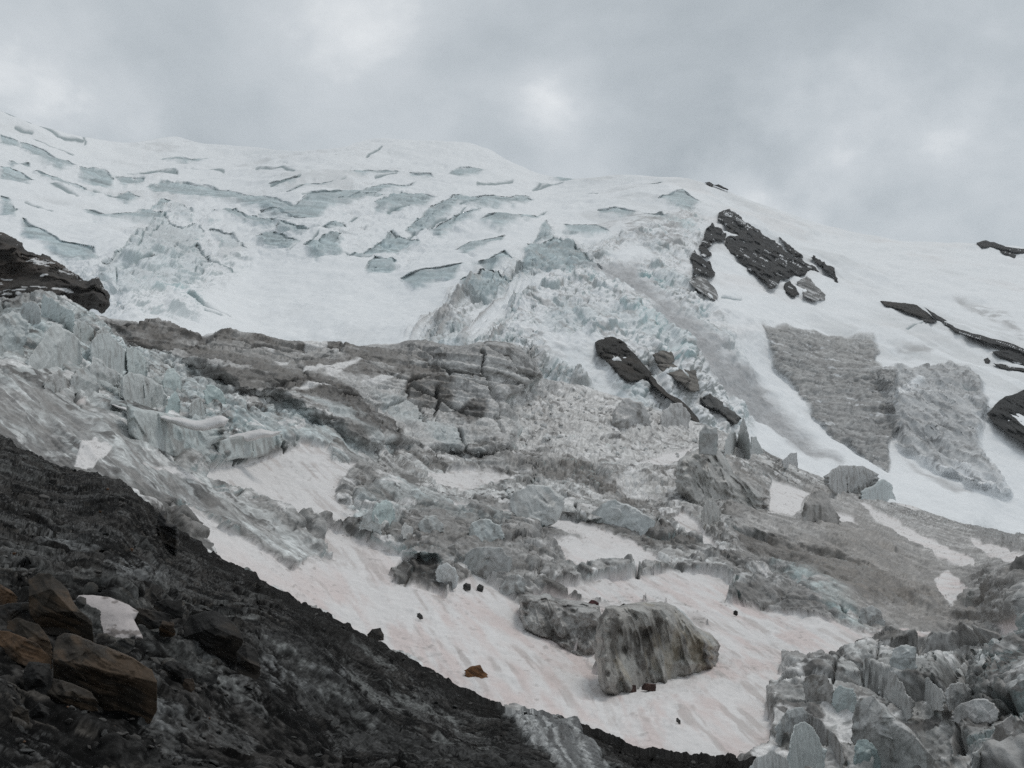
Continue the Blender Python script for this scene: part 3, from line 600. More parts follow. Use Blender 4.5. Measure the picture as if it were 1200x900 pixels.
# ================================================================== near moraine slope
S1D = tps([(0,900,5.5),(200,900,7),(400,900,10),(600,900,15),(700,900,18),(830,900,23),(0,780,7.5),(120,790,9),(250,770,11.5),(400,800,16),(0,680,11),(150,680,14),(300,720,18),(0,600,18),(0,520,42),(90,556,40),(200,622,36),(300,680,32),(450,765,28),(550,818,26),(650,848,24),(740,880,24),(840,895,24),(150,600,24),(300,690,29),(500,850,18),(0,1000,3.5),(500,1000,6),(-250,700,9),(-250,480,40),(950,950,24),(100,640,16)], .02)
s1 = Sheet(-250, 960, 1.1, _c1, lambda x: np.maximum(_c1(x) + 60, 1000.0 + 0 * x), 400, S1D, ragged=5.0, rag_scale=11, seed=21)
def build_s1(first=False):
    s = s1; x, y, z = [s.B[..., i] for i in range(3)]
    al = x * .80 - z * .6; pe = x * .6 + z * .80; yc = y * .7
    lo = fbm(x/3, yc/3, z/2, 4, 211)
    v1, b1, r1 = worley(x/.60, yc/.8, z/.34, 221, .7)
    icy = s.w([(150,905),(250,800),(300,740),(380,720),(470,770),(600,835),(720,905)], 40, 20)
    lip = s.w([(562,796),(590,800),(615,815),(650,845),(685,875),(715,905),(660,905),(612,862),(580,825)], 5, 9)
    stone = (1 - icy * .75) * (1 - lip)
    stk = ridged(pe/.9, yc/3, al/7, 3, 241)
    near = np.clip(s.D / 14, .35, .75)
    d = lo * .30 * near + stone * near * ((r1 - .5) * .10 + v1 * .09 + sstep(0, .2, b1) * .05) + icy * (stk - .5) * .40
    d = d + lip * (.22 + (ridged((x*.5 + z*.87)/1.1, yc/4, (x*.87-z*.5)/8, 3, 242) - .5) * .3)
    ramp = np.clip(sstep(0, .02, s.t) * .7 + .3, 0, 1)
    P = s.B + s.N * (d * ramp)[..., None]
    if first:
        s.regrid(P); return
    n1 = s.normals(P); X, Y, Z = [P[..., i].astype(f32) for i in range(3)]
    AL = X * .80 - Z * .6; PE = X * .6 + Z * .80
    md = fbm(X/.7, Y/.7, Z/.45, 4, 212); hi = fbm(X/.12, Y/.12, Z/.09, 3, 213); h2 = fbm(X/.035, Y/.035, Z/.03, 3, 214)
    wq = .3 * md
    v2, b2, r2 = worley(AL/.20 + wq, Y/.2, PE/.09 + wq, 231, 1.2); v3, b3, r3 = worley(AL/.5 + wq, Y/.45, PE/.2 + wq, 251, 1.2)
    st2 = fbm(AL/1.2, Y/.8, PE/.12, 4, 252)
    d2 = md * .06 * near + hi * .018 + stone * near * (v3 * .075 + sstep(0, .15, b3) * .04 + v2 * .03 + sstep(0, .15, b2) * .012) + (icy + lip) * st2 * .06
    d2 = d2 * s.fade(P, .07)
    P = P + n1 * (d2 * ramp)[..., None]
    a = np.broadcast_to(np.array([.014,.0135,.013]), x.shape + (3,)).astype(f32) * np.clip(1 + 1.6 * (r3 - .5) + 1.8 * (r2 - .5) + .8 * hi + .8 * h2, .25, 4)[..., None]
    a = mix(a, [.085,.078,.07], .8 * sstep(.78,.84,r2) * stone)
    a = mix(a, [.060,.057,.054], .85 * sstep(.0, .3, fbm(AL/1.6, Y/1.5, PE/.45, 5, 246) + .35 * hi))
    a = mix(a, [.10,.10,.098], .8 * sstep(.18, .4, fbm(X/.8, Y/.8, Z/.3, 5, 248) + .3 * h2))
    a = mix(a, [.055,.055,.054], .85 * icy * sstep(-.1, .35, fbm(AL/2.4, Y/2, PE/.30, 5, 243) + .3 * hi))
    a = mix(a, [.19,.195,.19], .8 * np.clip(icy + .35, 0, 1) * sstep(.20, .45, fbm(AL/1.6, Y/1.5, PE/.6, 5, 244) + .25 * hi))
    a = mix(a, [.015,.014,.013], .9 * sstep(30, 4, s.PY - s.top[None] + 18 * md) * (1 - lip) * sstep(120, 200, s.PX))
    a = mix(a, np.array([.14,.145,.145]) * (1 + .5 * hi)[..., None], lip * .9)
    lq = s.PX * .80 - s.PY * .60 + 5 * md; ls = fbm(lq/4.5, (s.PX*.6 + s.PY*.8)/120, x*0, 4, 247)
    a = mix(a, [.48,.49,.485], lip * .8 * sstep(-.1, .4, ls + .15 * hi)); a = mix(a, [.07,.07,.07], lip * .7 * sstep(.1, .45, -ls + .2 * hi))
    for p in ([(40,620),(80,628),(110,640),(90,660),(45,650)], [(120,660),(170,655),(210,675),(170,690),(130,690)], [(310,770),(345,772),(350,800),(320,805)], [(345,780),(400,790),(410,810),(360,800)], [(170,830),(230,840),(210,880),(170,860)]):
        a = mix(a, [.19,.195,.195], .8 * s.w(p, 9, 9) * sstep(-.15, .3, md + .6 * hi))
    a = a * .72 * np.clip(1 + .7 * hi + 1.1 * h2, .25, 2.4)[..., None]
    s.P = P; s.alb = a
    reg = np.zeros(x.shape, int); reg[lip > .5] = 2
    M = mat('black_moraine', .9, .8, 16, .6, .05)
    out = s.build(P, a, reg, {0: ('moraine_slope', M), 2: ('ice_lip', MATS['dirty_glacier_ice'])}, back=[(.6, .02), (2, -.8), (5, -5), (9, -16)])
    tag(out[0], 'steep slope of black wet debris and buried ice falling to the right', kind='structure')
    tag(out[2], 'rounded grey lip of bare ice at the lower edge of the black slope', kind='structure')
build_s1(True); build_s1()

# ================================================================== things standing on the ice and the slope
class Depth:
    """nearest visible terrain depth for each direction, so that things can be set down on the ground they stand on"""
    def __init__(s, sheets, q=2.0):
        nx, ny = int(1500 / q), int(1000 / q); s.q = q
        g = np.full((ny, nx), 1e9)
        for sh in sheets:
            P = sh.P.reshape(-1, 3); d = P @ FWD
            px = W / 2 + FOC * P[:, 0] / d; py = H / 2 - FOC * (P @ UPV) / d
            i = ((px + 150) / q).astype(int); j = ((py) / q).astype(int)
            m = (i >= 0) & (i < nx) & (j >= 0) & (j < ny)
            np.minimum.at(g, (j[m], i[m]), d[m])
        for _ in range(3):
            p = np.pad(g, 1, 'edge'); st = np.stack([p[a:a+ny, b:b+nx] for a in range(3) for b in range(3)])
            st[st > 1e8] = np.nan
            with np.errstate(all='ignore'):
                import warnings; warnings.simplefilter('ignore')
                m = np.nanmedian(st, 0)
            g = np.where(g > 1e8, np.nan_to_num(m, nan=1e9), g)
        s.g = g
    def __call__(s, px, py):
        i = np.clip(((np.asarray(px) + 150) / s.q).astype(int), 0, s.g.shape[1] - 1); j = np.clip((np.asarray(py) / s.q).astype(int), 0, s.g.shape[0] - 1)
        return s.g[j, i]
DZ = Depth([s1, s2, s3])
M_ROCK = mat('dark_rock', .85, .6, 1.2, .3, .2); M_BOULD = mat('brown_slab_rock', .8, .6, 12, .35, .2)
M_ICE = mat('block_ice', .45, .45, 2.0, .22, .4); M_FARICE = MATS['old_grey_ice']; M_SNOW = MATS['old_snow']

def cov_rock(X, Y, Z, s, base=(.020,.021,.022), warm=(.034,.031,.028), band=.22):
    n = fbm(X/s, Y/s, Z/s, 4, 301); b = fbm(X/(s*3), Y/(s*3), (Z + .3 * X)/(s*.22), 4, 302); h = fbm(X/(s*.2), Y/(s*.2), Z/(s*.2), 3, 303)
    a = np.broadcast_to(np.array(base), X.shape + (3,)).astype(f32) * (1 + .5 * n + band * b + .45 * h)[..., None]
    return mix(a, warm, .6 * sstep(0, .4, n + .5 * b))
def cov_ice(X, Y, Z, s, pale=(.50,.525,.525), dirt=(.17,.158,.145), k=.6, blue=.35):
    n = fbm(X/s, Y/s, Z/s, 4, 311); v = fbm(X/(s*.5), Y/(s*.5), Z/(s*.8), 5, 312); h = fbm(X/(s*.16), Y/(s*.16), Z/(s*.16), 3, 313)
    a = np.broadcast_to(np.array(pale), X.shape + (3,)).astype(f32) * (1 + .14 * n + .18 * h)[..., None]
    a = mix(a, [.40,.475,.475], blue * sstep(0, .4, fbm(X/(s*.8), Y/(s*.8), Z/(s*.8), 3, 314)))
    return mix(a, dirt, k * sstep(.0 - .25 * (k - .5), .42, v + .5 * n + .3 * h))

def body(name, poly, thick, cover, material, parent=None, depth=None, base=None, hug=1.0, lean=0.3, crease=None, rim=.45, rough=(.0, 1.0), facet=(.0, 1.0), step=.8, warp=1.5, seed=0, lift=0.0, back=.7, ox=None, strat=None, planes=0, skirt=.22, flute=None):
    """a closed solid whose outline is given as seen from the viewpoint, with its own distance, thickness and broken surface"""
    p = np.array(poly, float)
    ybot = p[:, 1].max(); hh = ybot - p[:, 1].min()
    sk = skirt * hh + 2 if (hug < 1 and skirt) else 0.0
    xs = np.arange(p[:, 0].min() - 2 * step - warp, p[:, 0].max() + 2 * step + warp, step); ys = np.arange(p[:, 1].min() - 2 * step - warp, p[:, 1].max() + 2 * step + warp + sk, step)
    PX, PY = np.meshgrid(xs, ys)
    wf = 7.0 if warp >= 4 and hug >= 1 else float(np.clip(.22 * np.ptp(p[:, 0]), 4, 14))
    wx = warp * fbm(PX/wf, PY/wf, PX*0 + seed, 4, 401); wy = warp * fbm(PX/wf, PY/wf, PX*0 + seed, 4, 402)
    sd = sdist(poly, PX + wx, PY + wy).astype(float)
    if sk:                                      # the foot goes on below the ground line
        for q_ in (sk * .5, sk): sd = np.maximum(sd, sdist(poly, PX + wx, PY + wy - q_).astype(float))
    gy, gx = np.gradient(sd, step)
    gl = np.sqrt(gx * gx + gy * gy) + 1e-6
    out = sd < 0
    PX = np.where(out, PX - sd * gx / gl / np.maximum(gl, .5), PX); PY = np.where(out, PY - sd * gy / gl / np.maximum(gl, .5), PY)
    use = sd > -step * 1.05
    e = np.clip(sd, 0, None); R = max(e.max() * rim, 1e-3)
    g = np.sqrt(np.clip(1 - (1 - np.clip(e / R, 0, 1)) ** 2, 0, 1))
    if planes:
        rg = np.random.default_rng(int(seed * 10) + 11)
        x0, x1, y0, y1 = p[:, 0].min(), p[:, 0].max(), p[:, 1].min(), p[:, 1].max(); sc_ = max(x1 - x0, y1 - y0) / 2
        U = (PX - (x0 + x1) / 2) / sc_ + .10 * wx / max(warp, .1); Vv = (PY - (y0 + y1) / 2) / sc_ + .10 * wy / max(warp, .1)
        h = np.full(PX.shape, 1.0); th0 = rg.uniform(0, 6.28)
        for k in range(planes):
            th = th0 + 6.283 * k / planes + rg.uniform(-.35, .35); sl = rg.uniform(.5, 1.3); rr = rg.uniform(.45, 1.15)
            pl = sl * (rr - (U * math.cos(th) + Vv * math.sin(th))) + rg.uniform(0, .25)
            h = np.minimum(h, pl)
        h = np.minimum(h, .85 + rg.uniform(-.35, .35) * U + rg.uniform(-.35, .1) * Vv)
        g = np.minimum(g, .15 + .85 * np.clip(h, 0, 1.3)); g = np.where(e > 0, np.maximum(g, .0), 0)
    if depth is None: depth = float(np.median(DZ(np.clip(p[:, 0], -140, 1340), np.clip(p[:, 1], 0, 990))))
    cx, by_ = p[:, 0].mean(), (ybot if hug < 1 else p[:, 1].max())
    colfit = None
    if hug < 1 and base is None:
        q_ = np.linspace(p[:, 0].min() + .08 * np.ptp(p[:, 0]), p[:, 0].max() - .08 * np.ptp(p[:, 0]), 24)
        yy = np.arange(p[:, 1].min(), ybot + .5, .5)
        gx_, gy_ = np.meshgrid(q_, yy); ins_ = sdist(poly, gx_, gy_) > 0
        yb_ = np.array([gy_[ins_[:, c_], c_].max() if ins_[:, c_].any() else np.nan for c_ in range(len(q_))])
        ok_ = ~np.isnan(yb_); q_, yb_ = q_[ok_], yb_[ok_]
        db_ = DZ(q_.clip(-140, 1340), (yb_ + 1).clip(0, 995))
        cy_ = np.polyfit(q_ - q_.mean(), yb_, 2 if len(q_) > 6 else 1); cd_ = np.polyfit(q_ - q_.mean(), db_, 1)
        res = db_ - np.polyval(cd_, q_ - q_.mean())
        cd_[-1] += np.percentile(res, 30)
        colfit = (q_, cy_, cd_); base = float(cd_[-1]) + thick * .7
    if base is None: base = depth
    if hug >= 1:
        # distance follows the ground behind, smoothed by a plane fitted over the outline
        m = (sd > 0); d_ = DZ(PX[m], PY[m]); ok = d_ < 1e8
        A = np.stack([np.ones(ok.sum()), PX[m][ok] - cx, PY[m][ok] - by_], -1)
        cf, *_ = np.linalg.lstsq(A, d_[ok], rcond=None)
        Db = cf[0] + cf[1] * (PX - cx) + cf[2] * (PY - by_); Db = np.clip(Db, d_[ok].min() * .95, d_[ok].max() * 1.05)
        base = float(np.median(Db[m]))
    else:
        cy = by_ if crease is None else np.interp(PX, [c[0] for c in crease], [c[1] for c in crease])
        if colfit:
            xq = np.clip(PX, colfit[0].min(), colfit[0].max()) - colfit[0].mean()
            off = (np.polyval(colfit[1], xq) - PY) * lean + (np.polyval(colfit[2], xq) + thick * .7 - base) * FOC / base
        elif crease is None: off = (by_ - PY) * lean
        else: off = np.where(PY < cy, (cy - PY) * lean, (PY - cy) * .25)
        Db = base + off * base / FOC
    s0 = base / FOC
    Db = Db - lift
    front = world(PX, PY, Db - thick * g); ray = front / np.linalg.norm(front, axis=-1, keepdims=True)
    X, Y, Z = [front[..., i].astype(f32) for i in range(3)]
    dd = np.zeros(PX.shape)
    if hug >= 1: Y = Y * .3
    if facet[0]:
        v, b, r = worley(X/facet[1] + seed, Y/facet[1], Z/facet[1], 411, 1.2); dd = dd + facet[0] * v * sstep(0, .25, b)
    if rough[0]: dd = dd + rough[0] * fbm(X/rough[1] + seed, Y/rough[1], Z/rough[1], 5, 412)
    if strat: dd = dd + strat[0] * fbm(X/(strat[1]*14), Y/(strat[1]*14), (Z + strat[2] * X)/strat[1] + seed, 3, 413)
    if flute: dd = dd + flute[0] * (ridged((X + .35 * Z)/flute[1] + .4 * fbm(X/4, Y/4, Z/4, 2, 414), Y/flute[1]/3, (Z - .35 * X)/(flute[1] * 7), 3, 415) - .5)
    front = front - ray * (dd * g)[..., None]
    rear = world(PX, PY, Db + thick * back * g)
    nr, nc = PX.shape; idx = np.arange(nr * nc).reshape(nr, nc)
    ok = use[1:, 1:] & use[:-1, 1:] & use[1:, :-1] & use[:-1, :-1]
    q = np.stack([idx[1:, :-1], idx[1:, 1:], idx[:-1, 1:], idx[:-1, :-1]], -1)[ok]
    rim_v = (sd <= 0).ravel()
    bidx = np.where(rim_v, np.arange(nr * nc), np.arange(nr * nc) + nr * nc)
    F = np.concatenate([q, bidx[q][:, ::-1]])
    V = np.concatenate([front.reshape(-1, 3), rear.reshape(-1, 3)])
    alb = cover(V[:, 0].astype(f32), V[:, 1].astype(f32), V[:, 2].astype(f32))
    u, inv = np.unique(F, return_inverse=True)
    V = V[u]
    loc = np.array([V[:, 0].mean(), V[:, 1].mean(), V[:, 2].min()])
    if parent is not None: loc = np.array(parent['_loc'])
    o = mesh_obj(name, V - loc, inv.reshape(-1, 4), alb[u], material, parent)
    if parent is None: o.location = loc.tolist()
    o['_loc'] = loc.tolist()
    return o
def root(name, px, py, label, cat, group=None, d=None):
    d = float(DZ(px, py)) if d is None else d
    loc = world(px, py, d); o = empty(name, loc, label, cat, group); o['_loc'] = loc.tolist()
    return o

def far_rocks():
    def K(X, Y, Z):
        sn_ = fbm(X/6, Y/20, (Z + .6 * X)/2.2, 4, 322) + .3 * fbm(X/25, Y/40, Z/25, 2, 323)
        return mix(cov_rock(X, Y, Z, 9), [.75,.76,.77], sstep(.47, .52, sn_))
    KB = lambda X, Y, Z: cov_rock(X, Y, Z, 9, (.028,.026,.023), (.048,.04,.034))
    KG = lambda X, Y, Z: mix(cov_rock(X, Y, Z, 5, (.15,.15,.148), (.20,.19,.18), .9), [.6,.6,.6], .8 * sstep(.1, .3, fbm(X/5, Y/5, Z/5, 4, 320)))
    r = root('rock_outcrop', 880, 330, 'large dark rock outcrop with hooked left arm, sticking out of the snow dome', 'rock outcrop')
    A = dict(rough=(14, 9), facet=(6, 7), warp=4, rim=.35, strat=(.5, 1.4, -.6), lift=9)
    body('main_face', [(841,256),(842,249),(850,245),(860,247),(872,258),(885,267),(898,276),(912,287),(925,297),(938,304),(950,310),(957,313),(961,317),(950,320),(935,322),(922,325),(910,335),(906,339),(898,334),(890,326),(880,318),(868,305),(855,296),(850,288),(850,280),(853,272),(848,262)], 10, K, M_ROCK, r, **A)
    body('upper_ledge', [(911,277),(916,279),(926,285),(934,293),(942,303),(930,298),(920,290)], 10, K, M_ROCK, r, **A)
    body('hooked_arm', [(850,282),(849,272),(841,265),(834,262),(826,268),(828,273),(825,280),(821,286),(820,292),(822,298),(827,304),(833,300),(833,295),(829,290),(836,285),(843,282)], 7, K, M_ROCK, r, **A)
    body('lower_block', [(812,294),(818,298),(824,302),(832,310),(838,318),(837,323),(820,323),(811,326),(813,318),(809,305)], 7, K, M_ROCK, r, **A)
    tag(body('rock_outcrop', [(952,301),(957,299),(962,303),(969,309),(980,315),(981,325),(982,330),(974,325),(966,315),(963,310),(958,309),(953,305)], 10, K, M_ROCK, **A), 'small hooked dark rock just right of the large outcrop', 'rock outcrop')
    r = root('rock_outcrop', 940, 345, 'patchy grey rock half buried in snow below the large outcrop', 'rock outcrop')
    body('dark_face', [(918,335),(925,328),(932,335),(936,345),(931,349),(922,343)], 6, K, M_ROCK, r, rough=(2, 4), warp=2)
    body('snowy_face', [(934,330),(945,324),(953,330),(960,338),(969,346),(966,353),(952,351),(942,347)], 6, KG, M_ROCK, r, rough=(2, 4), warp=3)
    tag(body('rock_outcrop', [(805,326),(815,323),(828,327),(838,337),(842,348),(837,353),(826,346),(812,336)], 9, KG, M_ROCK, rough=(4, 6), facet=(2, 5), warp=2), 'grey weathered rock at the foot of the hooked black arm', 'rock outcrop')
    r = root('rock_rib', 760, 450, 'brown black rock rib poking out of the icefall with a long thin tail', 'rock rib')
    body('broad_face', [(698,403),(705,396),(716,393),(728,398),(738,408),(750,420),(758,430),(763,440),(761,445),(748,447),(738,449),(725,440),(716,430),(708,422),(700,418)], 5, KB, M_ROCK, r, rough=(7, 6), facet=(3, 5), warp=3.5, rim=.35, lift=1)
    body('tail', [(755,427),(763,436),(770,450),(786,462),(800,471),(809,478),(818,490),(821,497),(812,493),(803,484),(790,472),(775,461),(765,453),(757,443)], 4, KB, M_ROCK, r, rough=(3, 4), warp=2, rim=.4, lift=2)
    r = root('rock_ledge', 790, 440, 'stepped grey brown rock ledges right of the rock rib', 'rock ledge')
    KL = lambda X, Y, Z: cov_rock(X, Y, Z, 4, (.13,.12,.108), (.20,.18,.16), 1.4)
    for nm, p in (('upper_step', [(763,414),(775,411),(787,412),(791,422),(789,427),(775,428),(768,424)]), ('middle_step', [(769,427),(789,427),(800,432),(812,446),(800,450),(785,441),(775,436)]), ('lower_step', [(800,434),(815,434),(819,441),(820,458),(811,459),(797,450),(808,446)])):
        body(nm, p, 4, KL, M_ROCK, r, rough=(3, 3), strat=(1.5, 1.1, 0), warp=3, rim=.35, lift=2)
    tag(body('rock_outcrop', [(821,468),(830,462),(838,465),(850,477),(865,486),(871,492),(860,495),(848,488),(835,480),(822,476)], 6, lambda X, Y, Z: cov_rock(X, Y, Z, 5, (.09,.09,.088), (.15,.14,.13)), M_ROCK, rough=(3, 4), warp=4, rim=.4, lift=0), 'low grey streaked rock in the snow left of the tall ice spires', 'rock outcrop')
    r = root('rock_band', 1110, 380, 'long thin dark rock band slanting down the snow to the right edge', 'rock band')
    body('blunt_head', [(1028,352),(1045,353),(1060,354),(1075,358),(1086,366),(1098,375),(1090,377),(1075,371),(1055,363),(1040,359)], 8, KB, M_ROCK, r, rough=(6, 5), facet=(2, 4), warp=1.8)
    body('thin_tail', [(1083,360),(1100,370),(1120,382),(1140,390),(1160,394),(1180,400),(1205,411),(1205,416),(1180,407),(1155,401),(1140,397),(1118,387),(1105,379),(1092,370)], 7, K, M_ROCK, r, rough=(2, 5), warp=2)
    body('loose_ledge', [(1076,370),(1085,373),(1098,376),(1092,379),(1082,376)], 3, K, M_ROCK, r, rough=(1, 3), warp=1)
    tag(body('rock_outcrop', [(1163,411),(1180,409),(1210,416),(1210,432),(1185,424),(1170,418)], 8, K, M_ROCK, rough=(6, 5), facet=(2, 4), warp=1.8), 'dark wedge of rock at the right edge under the long rock band', 'rock outcrop')
    tag(body('rock_outcrop', [(1163,426),(1175,427),(1190,430),(1210,434),(1210,438),(1175,432)], 4, K, M_ROCK, rough=(1, 4), warp=1.5), 'thin sliver of dark rock under the wedge at the right edge', 'rock outcrop')
    tag(body('rock', [(1153,421),(1158,419),(1161,423),(1159,426),(1154,426)], 2, K, M_ROCK, rough=(.6, 2), warp=.8), 'tiny lone dark rock left of the thin rock sliver', 'rock')
    r = root('rock_outcrop', 1170, 290, 'ragged black rocks on the far right skyline of the snow', 'rock outcrop')
    body('upper_slab', [(1143,285),(1155,281),(1165,283),(1178,289),(1190,290),(1215,294),(1215,299),(1188,296),(1176,293),(1160,289),(1150,291)], 8, K, M_ROCK, r, rough=(6, 5), facet=(2, 4), warp=1.8)
    body('lower_slab', [(1170,293),(1180,293),(1191,299),(1189,303),(1178,298)], 6, K, M_ROCK, r, rough=(3, 6), warp=1.5)
    tag(body('rock_wall', [(1156,485),(1165,473),(1180,464),(1200,457),(1240,445),(1260,540),(1225,532),(1200,522),(1185,512),(1166,498)], 5, lambda X, Y, Z: cov_rock(X, Y, Z, 8, (.025,.026,.026), (.035,.035,.034)), M_ROCK, rough=(9, 7), facet=(4, 6), warp=2), 'black rock wall cut off by the right edge beside the bulging ice cliff', 'rock wall')
    tag(body('rock', [(826,214),(831,213),(838,217),(833,219)], 4, K, M_ROCK, rough=(1, 4), warp=.7, step=.5), 'tiny dark rock on the crest of the snow dome', 'rock')
    tag(body('rock', [(836,217),(842,216),(854,222),(853,223),(843,220)], 4, K, M_ROCK, rough=(1, 4), warp=.6, step=.5), 'thin dark rock sliver trailing right on the dome crest', 'rock')
    KS = lambda X, Y, Z: mix(cov_rock(X, Y, Z, 7, (.045,.040,.036), (.075,.060,.050)), [.7,.7,.7], .9 * sstep(.44, .47, fbm(X/7, Y/7, Z/1.6, 4, 321)))
    tag(body('rock_spur', [(-120,225),(-40,256),(0,271),(20,280),(35,293),(60,305),(85,318),(105,329),(114,325),(128,345),(127,358),(118,368),(95,362),(60,358),(20,358),(0,362),(-120,362)], 18, KS, M_ROCK, hug=0, base=215, lean=1.2, rough=(9, 8), facet=(4, 6), warp=7, rim=.35, strat=(.8, 1.5, .5), skirt=0), 'dark brown rock spur coming in from the left edge above the ice blocks', 'rock spur')
far_rocks()

